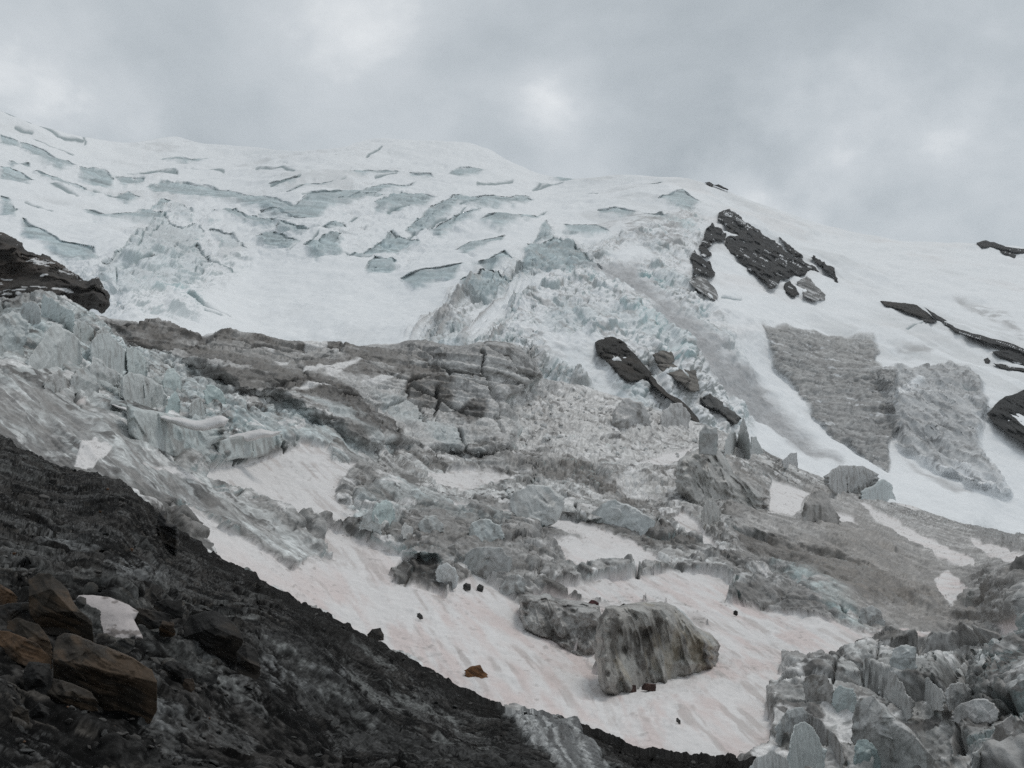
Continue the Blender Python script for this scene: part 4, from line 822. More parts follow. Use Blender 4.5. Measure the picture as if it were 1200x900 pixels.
def ice_bodies():
    PI = lambda k=.45, s=2.2, pale=(.50,.525,.525), blue=.35, dirt=(.17,.158,.145): (lambda X, Y, Z: cov_ice(X, Y, Z, s, pale, dirt, k, blue))
    R = dict(hug=0, lean=.55, rim=.55, warp=2.2)
    # seracs
    r = root('serac', 840, 585, 'tall dirty fan shaped serac with a knobbly pinnacle', 'serac')
    body('fan', [(791,548),(797,538),(808,534),(820,524),(842,524),(852,538),(862,556),(885,572),(902,583),(890,589),(862,584),(840,589),(812,582),(797,562)], 5, PI(.8, 4, (.42,.41,.39), .1), M_ICE, r,  rough=(3.2, 4), facet=(1.6, 3.5), flute=(1.8, 2.2), hug=0, lean=.6, rim=.7, warp=3)
    body('pinnacle', [(818,524),(820,506),(827,496),(833,501),(839,500),(842,512),(839,525)], 3, PI(.6, 2, (.42,.42,.41), .2), M_ICE, r, base=float(DZ(850, 589)) + 4,  rough=(1, 2), planes=6, hug=0, lean=.3, rim=.8, warp=1.5)
    r = root('serac', 865, 532, 'thin pale ice spires behind the fan shaped serac', 'serac')
    for nm, p, b in (('tall_spire', [(862,530),(865,508),(868,497),(871,488),(875,500),(879,515),(880,530)], 222), ('blunt_spire', [(848,530),(850,516),(856,506),(862,506),(866,518),(868,530)], 218), ('side_spire', [(879,529),(880,512),(886,511),(892,524),(895,530)], 220)):
        body(nm, p, 2.2, PI(.3, 2, (.50,.51,.50), .25), M_ICE, r, rough=(.7, 2), planes=5, seed=b, hug=0, lean=.3, rim=.9, warp=1)
    T = [
     ('serac', [(916,541),(924,532),(934,530),(935,545),(918,543)], 2.5, .2, (.46,.46,.46), 'lone small grey ice fin on the white snow right of the spires', 0),
     ('ice_cone', [(938,606),(945,588),(950,578),(960,574),(970,578),(973,590),(985,606),(965,612)], 4, .75, (.38,.36,.34), 'brown dirt capped ice cone above the long dark overhang', 0),
     ('serac', [(821,600),(828,586),(838,587),(845,598),(838,612),(825,614)], 3, .6, (.42,.41,.39), 'small upright dirty serac below the fan shaped one', 0),
     ('serac', [(718,498),(720,474),(728,468),(738,466),(750,471),(763,488),(760,498),(740,500)], 4, .5, (.47,.46,.45), 'blocky grey serac above the debris, left of two', 0),
     ('serac', [(772,497),(776,482),(786,472),(800,472),(809,490),(808,497),(785,499)], 4, .45, (.47,.46,.45), 'blocky grey serac beside the end of the rock tail', 0),
     ('ice_block', [(28,424),(45,402),(58,381),(64,378),(74,385),(86,390),(97,405),(92,420),(80,430),(65,432),(50,430),(36,428)], 2.6, .15, (.52,.54,.53), 'big pale faceted ice block with a pointed top, largest in the left jumble', 0),
     ('ice_block', [(46,352),(51,346),(60,349),(72,356),(86,366),(88,377),(80,385),(68,376),(52,364)], 2.4, .15, (.50,.55,.545), 'tilted pale blue ice block topmost in the left jumble', 0),
     ('ice_block', [(-8,380),(8,364),(24,366),(33,380),(29,395),(26,416),(12,412),(-8,402)], 2.4, .3, (.48,.51,.505), 'ice block with dark cleft at the left edge', 0),
     ('ice_block', [(104,408),(112,392),(128,390),(141,404),(152,420),(150,431),(130,434),(115,424)], 2.4, .25, (.50,.53,.525), 'rounded pale ice block under the brown dirt bank', 0),
     ('ice_block', [(147,410),(155,406),(164,411),(172,424),(173,436),(162,443),(149,430)], 2, .15, (.50,.545,.535), 'smooth bluish ice block leaning against the rounded pale one', 0),
     ('ice_block', [(102,432),(110,416),(125,428),(141,440),(128,446),(108,443)], 1.8, .15, (.55,.56,.55), 'pale wedge of ice lying below the rounded pale block', 0),
     ('ice_block', [(140,448),(150,438),(172,440),(190,450),(196,465),(186,473),(160,473),(145,462)], 2.4, .3, (.48,.50,.49), 'broad flat faced grey ice block above the snow topped slab', 0),
     ('ice_block', [(190,446),(196,433),(203,431),(211,440),(214,453),(195,455)], 1.8, .1, (.50,.56,.55), 'upright pale blue ice tooth right of the broad grey block', 0),
     ('ice_block', [(238,462),(243,451),(252,452),(261,459),(265,468),(246,469)], 1.8, .15, (.47,.55,.54), 'bluish ice wedge at the foot of the streaked cliff', 0),
     ('ice_block', [(193,480),(197,468),(205,457),(211,468),(210,480)], 1.6, .1, (.42,.50,.495), 'narrow blue green ice shard above the snow topped slab', 0),
     ('ice_block', [(84,386),(90,376),(100,377),(110,386),(106,399),(93,397)], 2, .4, (.46,.49,.48), 'grey ice block wedged between the topmost and the rounded block', 0),
     ('ice_block', [(80,450),(88,434),(100,431),(113,441),(116,455),(97,458)], 2, .45, (.46,.47,.46), 'dirty grey ice block just below the largest pale one', 0),
     ('ice_block', [(24,366),(28,354),(40,354),(48,362),(46,376),(36,380)], 2, .4, (.44,.46,.455), 'dull grey ice block left of the topmost tilted one', 0),
     ('ice_block', [(108,400),(114,388),(122,383),(128,391),(118,402)], 1.6, .5, (.44,.45,.44), 'small dirty ice lump under the brown bank', 0),
     ('ice_block', [(220,480),(226,468),(236,466),(242,478),(234,486)], 1.6, .4, (.45,.47,.46), 'grey ice lump between the blue shard and the bluish wedge', 0),
     ('ice_block', [(50,452),(58,438),(70,434),(82,446),(74,456)], 1.6, .6, (.42,.42,.41), 'low dirty ice lump on the fluted slope top', 0),
     ('ice_block', [(598,588),(602,578),(618,569),(642,568),(662,582),(656,598),(640,606),(614,605)], 2, .2, (.53,.54,.53), 'pale flat faced ice block over the middle snow tongue', 0),
     ('ice_block', [(690,602),(704,592),(722,585),(748,596),(768,610),(769,623),(742,619),(708,611)], 2.2, .2, (.50,.515,.51), 'long rounded pale ice block under the debris field', 0),
     ('ice_block', [(436,602),(444,589),(453,585),(461,590),(463,600),(455,610),(442,612)], 1.4, .05, (.48,.56,.55), 'rounded glassy blue ice block beside the blue hollow', 0),
     ('ice_block', [(419,618),(427,604),(436,598),(444,612),(448,622),(430,627)], 1.3, .1, (.55,.57,.56), 'white ice wedge left of the glassy blue block', 0),
     ('ice_block', [(510,672),(515,662),(524,659),(533,665),(537,676),(530,684),(516,681)], 1.1, .05, (.62,.63,.625), 'small clean white ice block at the dark hollow', 0),
     ('ice_block', [(540,660),(544,650),(560,642),(588,640),(600,654),(594,672),(566,672)], 1.8, .6, (.42,.42,.41), 'dirty rounded ice block right of the clean white one', 0),
     ('ice_block', [(586,688),(592,676),(606,672),(618,682),(610,696),(595,697)], 1.2, .4, (.47,.47,.46), 'grey ice lump at the tip of the white snow finger', 0),
     ('ice_block', [(548,622),(553,612),(570,609),(588,616),(590,628),(566,632)], 1.6, .3, (.48,.51,.505), 'pale rounded ice hump in the mottled dirty ice', 0),
     ('ice_block', [(490,612),(498,604),(512,605),(520,616),(506,622),(494,620)], 1.4, .3, (.49,.50,.49), 'small pale ice hump right of the glassy blue block', 0),
     ('ice_block', [(470,620),(474,612),(484,618),(482,626),(472,627)], 1.0, .1, (.58,.58,.57), 'tiny white ice lump between the blue block and the mottled ice', 0),
     ('ice_block', [(908,858),(914,842),(926,832),(942,829),(952,838),(940,846),(930,858),(920,870)], 1.2, .3, (.46,.48,.48), 'grey ice hump behind the big pale block at the bottom', 0),
     ('ice_block', [(922,896),(925,866),(932,850),(944,846),(958,860),(968,880),(962,897),(942,907)], 1.6, .05, (.53,.57,.565), 'big smooth pale ice block at the bottom of the right jumble', 0),
     ('ice_block', [(944,846),(952,836),(968,850),(986,870),(990,888),(972,884),(960,862)], 1.2, .75, (.36,.35,.34), 'dark streaked ice block behind the big pale one', 0),
     ('ice_block', [(975,814),(983,803),(999,807),(1005,819),(993,836),(981,830)], 1.1, .05, (.44,.49,.485), 'blue green ice block left in the right jumble', 0),
     ('ice_block', [(998,842),(1006,820),(1022,814),(1045,834),(1074,862),(1096,890),(1090,908),(1040,902),(1010,874)], 1.8, .65, (.44,.44,.43), 'big slanting ice block with dark flow streaks', 0),
     ('ice_block', [(1030,800),(1036,788),(1046,784),(1056,800),(1072,826),(1062,834),(1042,818)], 1.2, .4, (.48,.48,.47), 'narrow slanting ice block above the big streaked one', 0),
     ('ice_block', [(1070,806),(1076,796),(1090,796),(1103,806),(1108,823),(1096,826),(1080,817)], 1.2, .15, (.53,.53,.52), 'pale rounded ice block left of the dark crevice', 0),
     ('ice_block', [(1042,778),(1046,762),(1058,755),(1074,758),(1074,776),(1060,784)], 1.3, .3, (.46,.48,.475), 'domed grey ice block at the back of the right jumble', 0),
     ('ice_block', [(1108,812),(1114,802),(1130,800),(1147,816),(1138,832),(1115,830)], 1.2, .25, (.50,.50,.49), 'pale ice block right of the dark crevice', 0),
     ('ice_block', [(1115,836),(1126,824),(1145,818),(1166,823),(1172,836),(1142,847)], 1.2, .2, (.55,.54,.53), 'flat snowy topped ice block below the crevice block', 0),
     ('ice_block', [(1158,872),(1166,850),(1185,838),(1206,848),(1210,882),(1176,884)], 1.3, .65, (.36,.35,.34), 'dirty brown ice block near the bottom right corner', 0),
     ('ice_block', [(1006,724),(1010,712),(1020,709),(1032,716),(1037,729),(1018,733)], 1.6, .3, (.47,.48,.475), 'pale ice block at the right tip of the big snow field', 0),
     ('ice_block', [(1136,905),(1142,880),(1156,870),(1170,893),(1168,910)], 1.0, .3, (.46,.47,.46), 'upright ice block at the bottom edge', 0),
     ('ice_block', [(1172,910),(1178,896),(1210,880),(1210,912)], 1.0, .1, (.52,.53,.52), 'pale ice block in the bottom right corner', 0),
     ('ice_block', [(1000,880),(1004,868),(1018,866),(1030,884),(1034,905),(1010,905)], 1.0, .05, (.33,.40,.40), 'deep blue green ice in the gap below the streaked block', 0),
     ('ice_block', [(876,905),(886,888),(905,880),(925,892),(930,908)], 1.0, .3, (.46,.47,.465), 'low grey ice hump at the bottom beside the pink snow', 0),
     ('ice_block', [(940,800),(950,788),(970,790),(978,806),(968,826),(950,818)], 1.3, .75, (.36,.35,.335), 'dirty brown ice hump left of the blue green block', 0),
    ]
    for i, (nm, p, t, k, pale, label, _) in enumerate(T):
        pp = np.array(p, float); w_ = (pp[:, 0].max() - pp[:, 0].min())
        b = float(DZ(pp[:, 0].mean(), min(pp[:, 1].max(), 990)))
        m = w_ * b / FOC
        o = body(nm, p, m * .36, PI(min(k + .22, 1), m * .45, pale, .14), M_ICE, hug=0, lean=.5, rim=.55, rough=(m * .18, m * .3), facet=(m * .10, m * .3), warp=min(4, w_ * .10), seed=i * 3.3, planes=6)
        tag(o, label, nm.replace('_', ' '))
    tag(body('ice_block', [(1006,579),(1018,570),(1034,562),(1045,568),(1049,580),(1036,585),(1016,583)], 5, PI(.35, 3, (.44,.48,.48), .5), M_ICE, hug=0, lean=.6, rim=.5, rough=(1.5, 4), facet=(1, 4), warp=2.5), 'blue grey ice block in the snow below the two grey ice cliffs', 'ice block')
    tag(body('ice_block', [(966,558),(985,546),(1010,546),(1030,556),(1022,568),(1005,578),(985,576)], 6, PI(.9, 3, (.36,.36,.355), .1), M_ICE, hug=0, lean=.8, rim=.5, rough=(2.5, 4), facet=(1.5, 4), warp=3.5), 'dark mottled grey ice hump on the snow left of the blue grey ice block', 'ice block')
    # slabs with a snow top
    for lab, wall, cap, b in (('long thick ice slab with a snow top, in front of the left ice jumble', [(148,474),(165,478),(230,492),(262,490),(266,496),(248,504),(242,510),(248,524),(238,530),(215,524),(195,517),(168,507),(150,492)], [(121,471),(135,474),(160,481),(200,489),(235,493),(262,487),(269,491),(263,499),(238,506),(215,501),(185,492),(160,488)], 112),
                          ('shorter ice slab with a curved snow top, right of the long slab', [(251,516),(300,507),(331,508),(326,522),(300,528),(258,531)], [(249,512),(275,509),(300,503),(330,505),(318,512),(296,516),(270,521),(252,520)], 114)):
        r = root('ice_slab', wall[0][0] + 20, wall[0][1] + 20, lab, 'ice slab', d=b)
        wp = np.array(wall, float); bb = float(np.percentile(DZ(np.linspace(wp[:, 0].min(), wp[:, 0].max(), 25), np.full(25, wp[:, 1].max())), 40))
        body('ice_wall', wall, 1.8, PI(.65, 2.5, (.49,.52,.51), .35), M_ICE, r, hug=0, lean=.6, skirt=.28, rim=.3, rough=(.7, 2), facet=(.5, 3), warp=1.5)
        body('snow_cap', cap, 1.3, lambda X, Y, Z: np.broadcast_to(np.array([.70,.68,.67]), X.shape + (3,)) * (1 + .06 * fbm(X, Y, Z, 3, 5))[..., None], M_SNOW, r, hug=0, base=bb + .4, skirt=0, lean=1.1, rim=.9, rough=(.35, 2), warp=2)
    # snow ledges on the streaked cliff
    r = root('ice_mound', 760, 790, 'big dirty ice mound standing in the middle of the lower snow field', 'ice mound')
    MB = lambda X, Y, Z: mix(cov_ice(X, Y, Z, 2.2, (.34,.325,.30), (.09,.082,.072), 1.0, .1), [.42,.36,.26], .35 * sstep(.2, .5, fbm(X/1.2, Y/1.2, Z/4, 3, 330)))
    body('main_bulk', [(698,748),(702,724),(710,711),(745,706),(775,706),(792,712),(806,724),(816,734),(835,744),(844,756),(840,766),(826,769),(809,776),(801,786),(786,794),(766,799),(738,802),(720,801),(716,793),(704,787),(700,768)], 4.0, MB, M_ICE, r, hug=0, lean=.5, rim=.4, rough=(1.3, 2.2), facet=(.5, 2.5), warp=3, flute=(1.3, 1.3), planes=0, seed=3)
    body('left_knob', [(608,705),(614,696),(640,695),(660,702),(680,704),(702,711),(708,730),(700,750),(686,760),(670,763),(658,750),(640,741),(624,732),(612,722)], 4.4, lambda X, Y, Z: cov_ice(X, Y, Z, 1.8, (.36,.35,.335), (.09,.083,.075), .9, .1), M_ICE, r, hug=0, lean=.55, rim=.5, rough=(1.1, 1.6), facet=(.6, 1.8), warp=3, flute=(.8, 1.1), seed=5)
    body('clean_shoulder', [(788,709),(800,716),(812,730),(822,745),(834,757),(841,762),(832,768),(820,758),(806,738),(794,722)], 1.2, PI(.15, 1.5, (.48,.51,.505), .3), M_ICE, r, base=float(DZ(820, 776)) + 1.5, skirt=0, hug=0, lean=.8, rim=.9, rough=(.3, 1), warp=1.5)
ice_bodies()

def boulders():
    def KS(base, warm, s=.28, tilt=.5):
        def f(X, Y, Z):
            n = fbm(X/s, Y/s, Z/s, 4, 341); b = fbm(X/(s*3), Y/(s*3), (Z + tilt * X)/(s*.16), 4, 342); h = fbm(X/.03, Y/.03, Z/.03, 3, 343)
            a = np.broadcast_to(np.array(base), X.shape + (3,)).astype(f32) * (1 + .4 * n + .7 * b + .4 * h)[..., None]
            return mix(a, warm, .75 * sstep(-.05, .35, n + .6 * b))
        return f
    BR = KS((.034,.028,.022), (.085,.058,.038)); DK = KS((.020,.019,.018), (.045,.037,.030)); OR = KS((.048,.034,.024), (.115,.068,.038)); GY = KS((.05,.049,.047), (.09,.082,.072))
    B = [
     ('boulder', [(62,760),(66,746),(75,741),(90,745),(112,753),(135,762),(158,772),(178,785),(184,798),(184,810),(176,826),(160,831),(135,829),(105,820),(75,806),(62,796)], [(60,772),(110,782),(150,792),(186,800)], .36, BR, 8.6, 'biggest brown slab boulder with a dark underside, lying in front of the snow patch'),
     ('boulder', [(33,680),(45,672),(58,672),(68,680),(80,692),(88,708),(96,716),(108,728),(111,748),(101,752),(86,742),(74,726),(46,716),(35,702)], [(30,700),(60,690),(90,722),(112,735)], .30, BR, 9.3, 'tall brown boulder leaning left of the snow patch'),
     ('boulder', [(-8,712),(10,707),(35,706),(60,714),(80,730),(82,737),(60,736),(30,732),(-8,728)], None, .16, DK, 9.0, 'dark layered slab under the tall brown boulder'),
     ('boulder', [(8,728),(20,724),(45,732),(58,748),(62,760),(56,765),(46,752),(28,742),(10,738)], None, .14, BR, 8.5, 'rounded rust brown stone between the layered slab and the wedge'),
     ('boulder', [(-8,738),(10,740),(28,746),(46,756),(60,772),(62,778),(40,774),(15,764),(-8,756)], None, .16, OR, 8.2, 'orange brown wedge stone at the left edge'),
     ('boulder', [(28,784),(34,775),(58,778),(62,790),(56,806),(40,808),(28,800)], None, .14, DK, 8.0, 'dark block under the orange brown wedge'),
     ('boulder', [(50,800),(62,795),(85,800),(108,812),(116,824),(100,826),(72,822),(55,812)], [(48,812),(116,820)], .16, BR, 7.6, 'flat brown stone below the biggest slab boulder'),
     ('boulder', [(214,738),(222,722),(240,716),(252,715),(266,724),(280,738),(285,752),(276,765),(262,770),(240,764),(222,752)], [(212,748),(250,735),(286,750)], .40, DK, 11.4, 'large dark rounded boulder right of the orange stone'),
     ('boulder', [(276,766),(286,754),(300,760),(306,778),(296,792),(280,786)], None, .25, DK, 11.6, 'black boulder just below the large dark rounded one'),
     ('boulder', [(186,600),(195,598),(197,612),(208,614),(210,628),(206,641),(192,637),(183,620)], [(180,616),(212,618)], .35, KS((.045,.044,.043), (.07,.06,.05)), 99, 'square black boulder standing high on the black slope crest'),
     ('boulder', [(125,757),(140,750),(158,745),(158,752),(150,760),(134,762)], None, .07, GY, 9.2, 'flat dark stone lying on the lower edge of the snow patch'),
     ('stone', [(186,736),(190,727),(204,729),(205,738),(200,742),(188,740)], [(184,731),(206,733)], .07, OR, 10.6, 'small orange block stone on the black slope'),
     ('stone', [(213,804),(216,795),(226,795),(228,803),(222,808)], None, .05, OR, 10, 'little rust orange stone beside the flat grey stone'),
     ('stone', [(228,798),(236,790),(256,788),(254,795),(244,800)], None, .06, GY, 10, 'flat grey brown stone right of the rust orange one'),
     ('boulder', [(190,780),(200,774),(216,778),(224,790),(214,796),(196,792)], None, .16, DK, 10.2, 'dark boulder above the little rust orange stone'),
     ('boulder', [(154,714),(164,712),(184,716),(200,720),(196,730),(170,732),(156,726)], None, .14, DK, 10.8, 'black ledge stone right of the snow patch'),
     ('boulder', [(180,706),(196,702),(214,704),(214,718),(196,720)], None, .14, DK, 11.2, 'dark flat stone above the black ledge stone'),
     ('boulder', [(-8,690),(0,684),(10,690),(22,700),(14,708),(-8,706)], None, .12, OR, 9.6, 'rust coloured stone at the left edge above the layered slab'),
     ('boulder', [(88,703),(94,699),(101,701),(99,709),(90,710)], None, .06, GY, 9.6, 'small grey stone on the upper corner of the snow patch'),
     ('boulder', [(12,836),(20,826),(34,832),(34,842),(22,846)], None, .08, BR, 7.2, 'reddish brown stone low at the left'),
     ('boulder', [(34,834),(46,824),(58,830),(54,842),(38,844)], None, .10, DK, 7.2, 'blue black stone beside the reddish brown one'),
    ]
    for i, (nm, p, cr, t, cov, b, lab) in enumerate(B):
        pp = np.array(p, float); m = (pp[:, 0].max() - pp[:, 0].min()) * b / FOC
        zb = float(np.percentile(DZ(np.linspace(pp[:,0].min(), pp[:,0].max(), 15).clip(-140, 1340), np.full(15, pp[:,1].max())), 40))
        o = body(nm, p, t, cov, M_BOULD, base=min(b, zb) + t * .7, hug=0, lean=1.3 if cr else .7, crease=cr, rim=.4, rough=(m * .07, m * .22), facet=(m * .09, m * .22), strat=(m * .09, m * .06, .5), warp=1.6, step=.7, seed=i * 2.7, planes=0 if m > .9 else 7)
        tag(o, lab, nm)
    o = body('snow_patch', [(86,704),(92,698),(110,698),(130,700),(150,708),(163,716),(158,726),(163,738),(168,748),(152,752),(142,764),(126,762),(108,750),(102,735),(96,718)], .12, lambda X, Y, Z: mix(np.broadcast_to(np.array([.47,.43,.42]), X.shape + (3,)) * (1 + .18 * fbm(X/.1, Y/.1, Z/.1, 4, 8))[..., None], [.14,.12,.11], .8 * sstep(.18, .4, fbm(X/.12, Y/.12, Z/.06, 4, 9))), M_SNOW, base=9.75, skirt=0, hug=0, lean=1.3, rim=.8, rough=(.05, .3), warp=1.6)
    tag(o, 'small patch of leftover snow behind the brown slab boulders', kind='structure')
    # loose stones on the snow
    OS = [
     ([(544,786),(552,781),(563,779),(567,786),(572,791),(562,794),(549,790)], KS((.12,.060,.028), (.20,.10,.045), .5), .5, 'lone orange brown slab stone on the lower snow beside the slope edge'),
     ([(488,719),(492,718),(496,722),(492,723)], GY, .12, 'tiny dark stone alone on the wide lower snow'),
     ([(724,808),(726,802),(745,803),(746,809)], KS((.05,.03,.026), (.08,.045,.035)), .5, 'dark red flat stone at the foot of the ice mound, left of two'),
     ([(751,805),(756,800),(769,802),(768,807)], KS((.05,.03,.026), (.08,.045,.035)), .4, 'dark red flat stone at the foot of the ice mound, right of two'),
     ([(689,707),(693,703),(699,704),(702,707)], KS((.05,.02,.02), (.09,.03,.03)), .3, 'dark red stone on the top edge of the ice mound'),
     ([(726,710),(731,707),(737,709),(735,711)], DK, .3, 'small black stone on the mound top right of the red one'),
     ([(859,717),(862,715),(865,717),(863,719)], DK, .2, 'tiny black stone on the upper right of the lower snow'),
     ([(792,842),(794,841),(798,844),(797,846)], GY, .12, 'tiny dark stone at the bottom of the pink snow'),
     ([(542,686),(546,683),(552,685),(551,689),(545,689)], GY, .25, 'black stone on the white snow finger beside the ice blocks'),
     ([(558,688),(562,684),(567,687),(565,691)], GY, .3, 'small grey stone on the white snow finger beside the black one'),
     ([(430,744),(436,737),(446,736),(450,744),(444,750),(433,749)], DK, .5, 'black stone perched on the slope edge against the lower snow'),
    ]
    for i, (p, cov, t, lab) in enumerate(OS):
        pp = np.array(p, float); b = float(np.median(DZ(pp[:, 0], pp[:, 1] + 1))) * .99
        if 'mound' in lab: b = float(DZ(750, 809)) + .1 if 'foot' in lab else float(np.median(DZ(pp[:, 0], pp[:, 1]))) - 4.0
        m = (pp[:, 0].max() - pp[:, 0].min()) * b / FOC
        tag(body('stone', p, t, cov, M_BOULD, base=b, hug=0, lean=.8, rim=.8, rough=(m * .05, m * .3), planes=6, warp=.6, step=.45, seed=i), lab, 'stone')
boulders()

def hull(seed, flat=(1, .8, .55), n=16):
    rg = np.random.default_rng(seed); bm = bmesh.new()
    for _ in range(n):
        v = rg.normal(size=3); v /= np.linalg.norm(v); v *= rg.uniform(.75, 1.0)
        bm.verts.new((v[0] * flat[0], v[1] * flat[1], v[2] * flat[2]))
    r = bmesh.ops.convex_hull(bm, input=bm.verts)
    bmesh.ops.delete(bm, geom=[g for g in r['geom_interior'] if isinstance(g, bmesh.types.BMVert)], context='VERTS')
    bmesh.ops.bevel(bm, geom=list(bm.edges), offset=.05, segments=1, affect='EDGES')
    bmesh.ops.triangulate(bm, faces=bm.faces)
    bmesh.ops.subdivide_edges(bm, edges=list(bm.edges), cuts=1, use_grid_fill=True)
    V = np.array([v.co[:] for v in bm.verts]); F = np.array([[v.index for v in f.verts] for f in bm.faces])
    bm.verts.index_update(); F = np.array([[l.vert.index for l in f.loops] for f in bm.faces]); bm.free()
    V = V + .05 * np.stack([fbm(V[:, 0]*3+seed, V[:, 1]*3, V[:, 2]*3, 3, 351 + k) for k in range(3)], -1)
    return V, F

def scatter():
    def protos(name, cols, material, flat, n=5):
        out = []
        for ci, c in enumerate(cols):
            for k in range(n):
                V, F = hull(100 + ci * 10 + k, flat)
                q = V.astype(f32); al = np.array(c) * (1 + .35 * fbm(q[:, 0]*2.5+k, q[:, 1]*2.5, q[:, 2]*5, 4, 361))[:, None]
                o = mesh_obj(name, V, F, al, material, smooth=False); out.append(o)
        return out
    def spread(ps, pts, sheet, label, cat, group, sink):
        for i, (px, py, size) in enumerate(pts):
            r, c = sheet.at(px, py); p = sheet.P[r, c]
            src = ps[i % len(ps)]
            o = src if i < len(ps) else src.copy()
            if i >= len(ps): COL.objects.link(o)
            s_ = size * p @ FWD / FOC * .5
            o.location = (p + np.array([0, 0, s_ * sink])).tolist(); o.rotation_euler = (RNG.normal() * .3, RNG.normal() * .3 + .35, RNG.uniform(0, 6.28))
            o.scale = (s_, s_ * RNG.uniform(.7, 1.1), s_ * RNG.uniform(.7, 1.2))
            tag(o, label, cat, group)
    # debris on the black slope
    pts = []
    while len(pts) < 285:
        px, py = RNG.uniform(0, 560), RNG.uniform(530, 895)
        t = float(_c1(px))
        if py < t + 6 or (px > 300 and RNG.random() < .6): continue
        if 85 < px < 170 and 690 < py < 770: continue
        near = (py - t) / 350
        pts.append((px, py, RNG.uniform(5, 11) * (1 + 1.1 * near) * (1.5 if RNG.random() < .12 else 1)))
    pts = pts[:225]
    while len(pts) < 290:
        px = RNG.uniform(10, 840); pts.append((px, float(np.interp(px, s1.cols, s1.top)) + RNG.uniform(.5, 7), RNG.uniform(4, 10)))
    pts.sort(key=lambda q: -q[2])
    spread(protos('debris_stone', [(.026,.026,.025), (.040,.037,.033), (.060,.055,.050)], mat('wet_stone', .6, .4, 3, .3, .35), (1, .8, .42)), pts, s1, 'dark angular stone lying in the wet debris of the black slope', 'stone', 'dark debris stones on the black slope', .12)
    pts = [(x, y, s) for x, y, s in ((152,646,8),(127,575,7),(60,690,9),(14,664,12),(30,700,10),(118,600,6),(205,800,9),(250,830,7),(70,850,12),(130,860,9),(20,880,12),(175,842,8))]
    spread(protos('rusty_stone', [(.13,.068,.034)], MATS['wet_stone'], (1, .8, .5), 4), pts, s1, 'small rusty brown stone scattered in the debris of the black slope', 'stone', 'rusty stones on the black slope', .15)
    # loose ice chunks of the debris field
    pts = []; pf = np.array([(620,455),(700,462),(800,498),(880,540),(840,560),(780,560),(700,545),(640,535),(600,505)])
    while len(pts) < 150:
        px, py = RNG.uniform(600, 880), RNG.uniform(450, 570)
        if sdist(pf, np.array([px]), np.array([py]))[0] < 3: continue
        pts.append((px, py, RNG.uniform(4, 9) * (1.5 if RNG.random() < .12 else 1)))
    pts.sort(key=lambda q: -q[2])
    spread(protos('ice_chunk', [(.62,.62,.61), (.52,.505,.49)], mat('chunk_ice', .6, .3, 1.5, .2, .3), (1, .85, .7), 5), pts, s2, 'loose grey white ice chunk lying in the icefall debris field', 'ice chunk', 'ice chunks of the debris field', .2)
scatter()
for o in SC.objects:
    if '_loc' in o: del o['_loc']

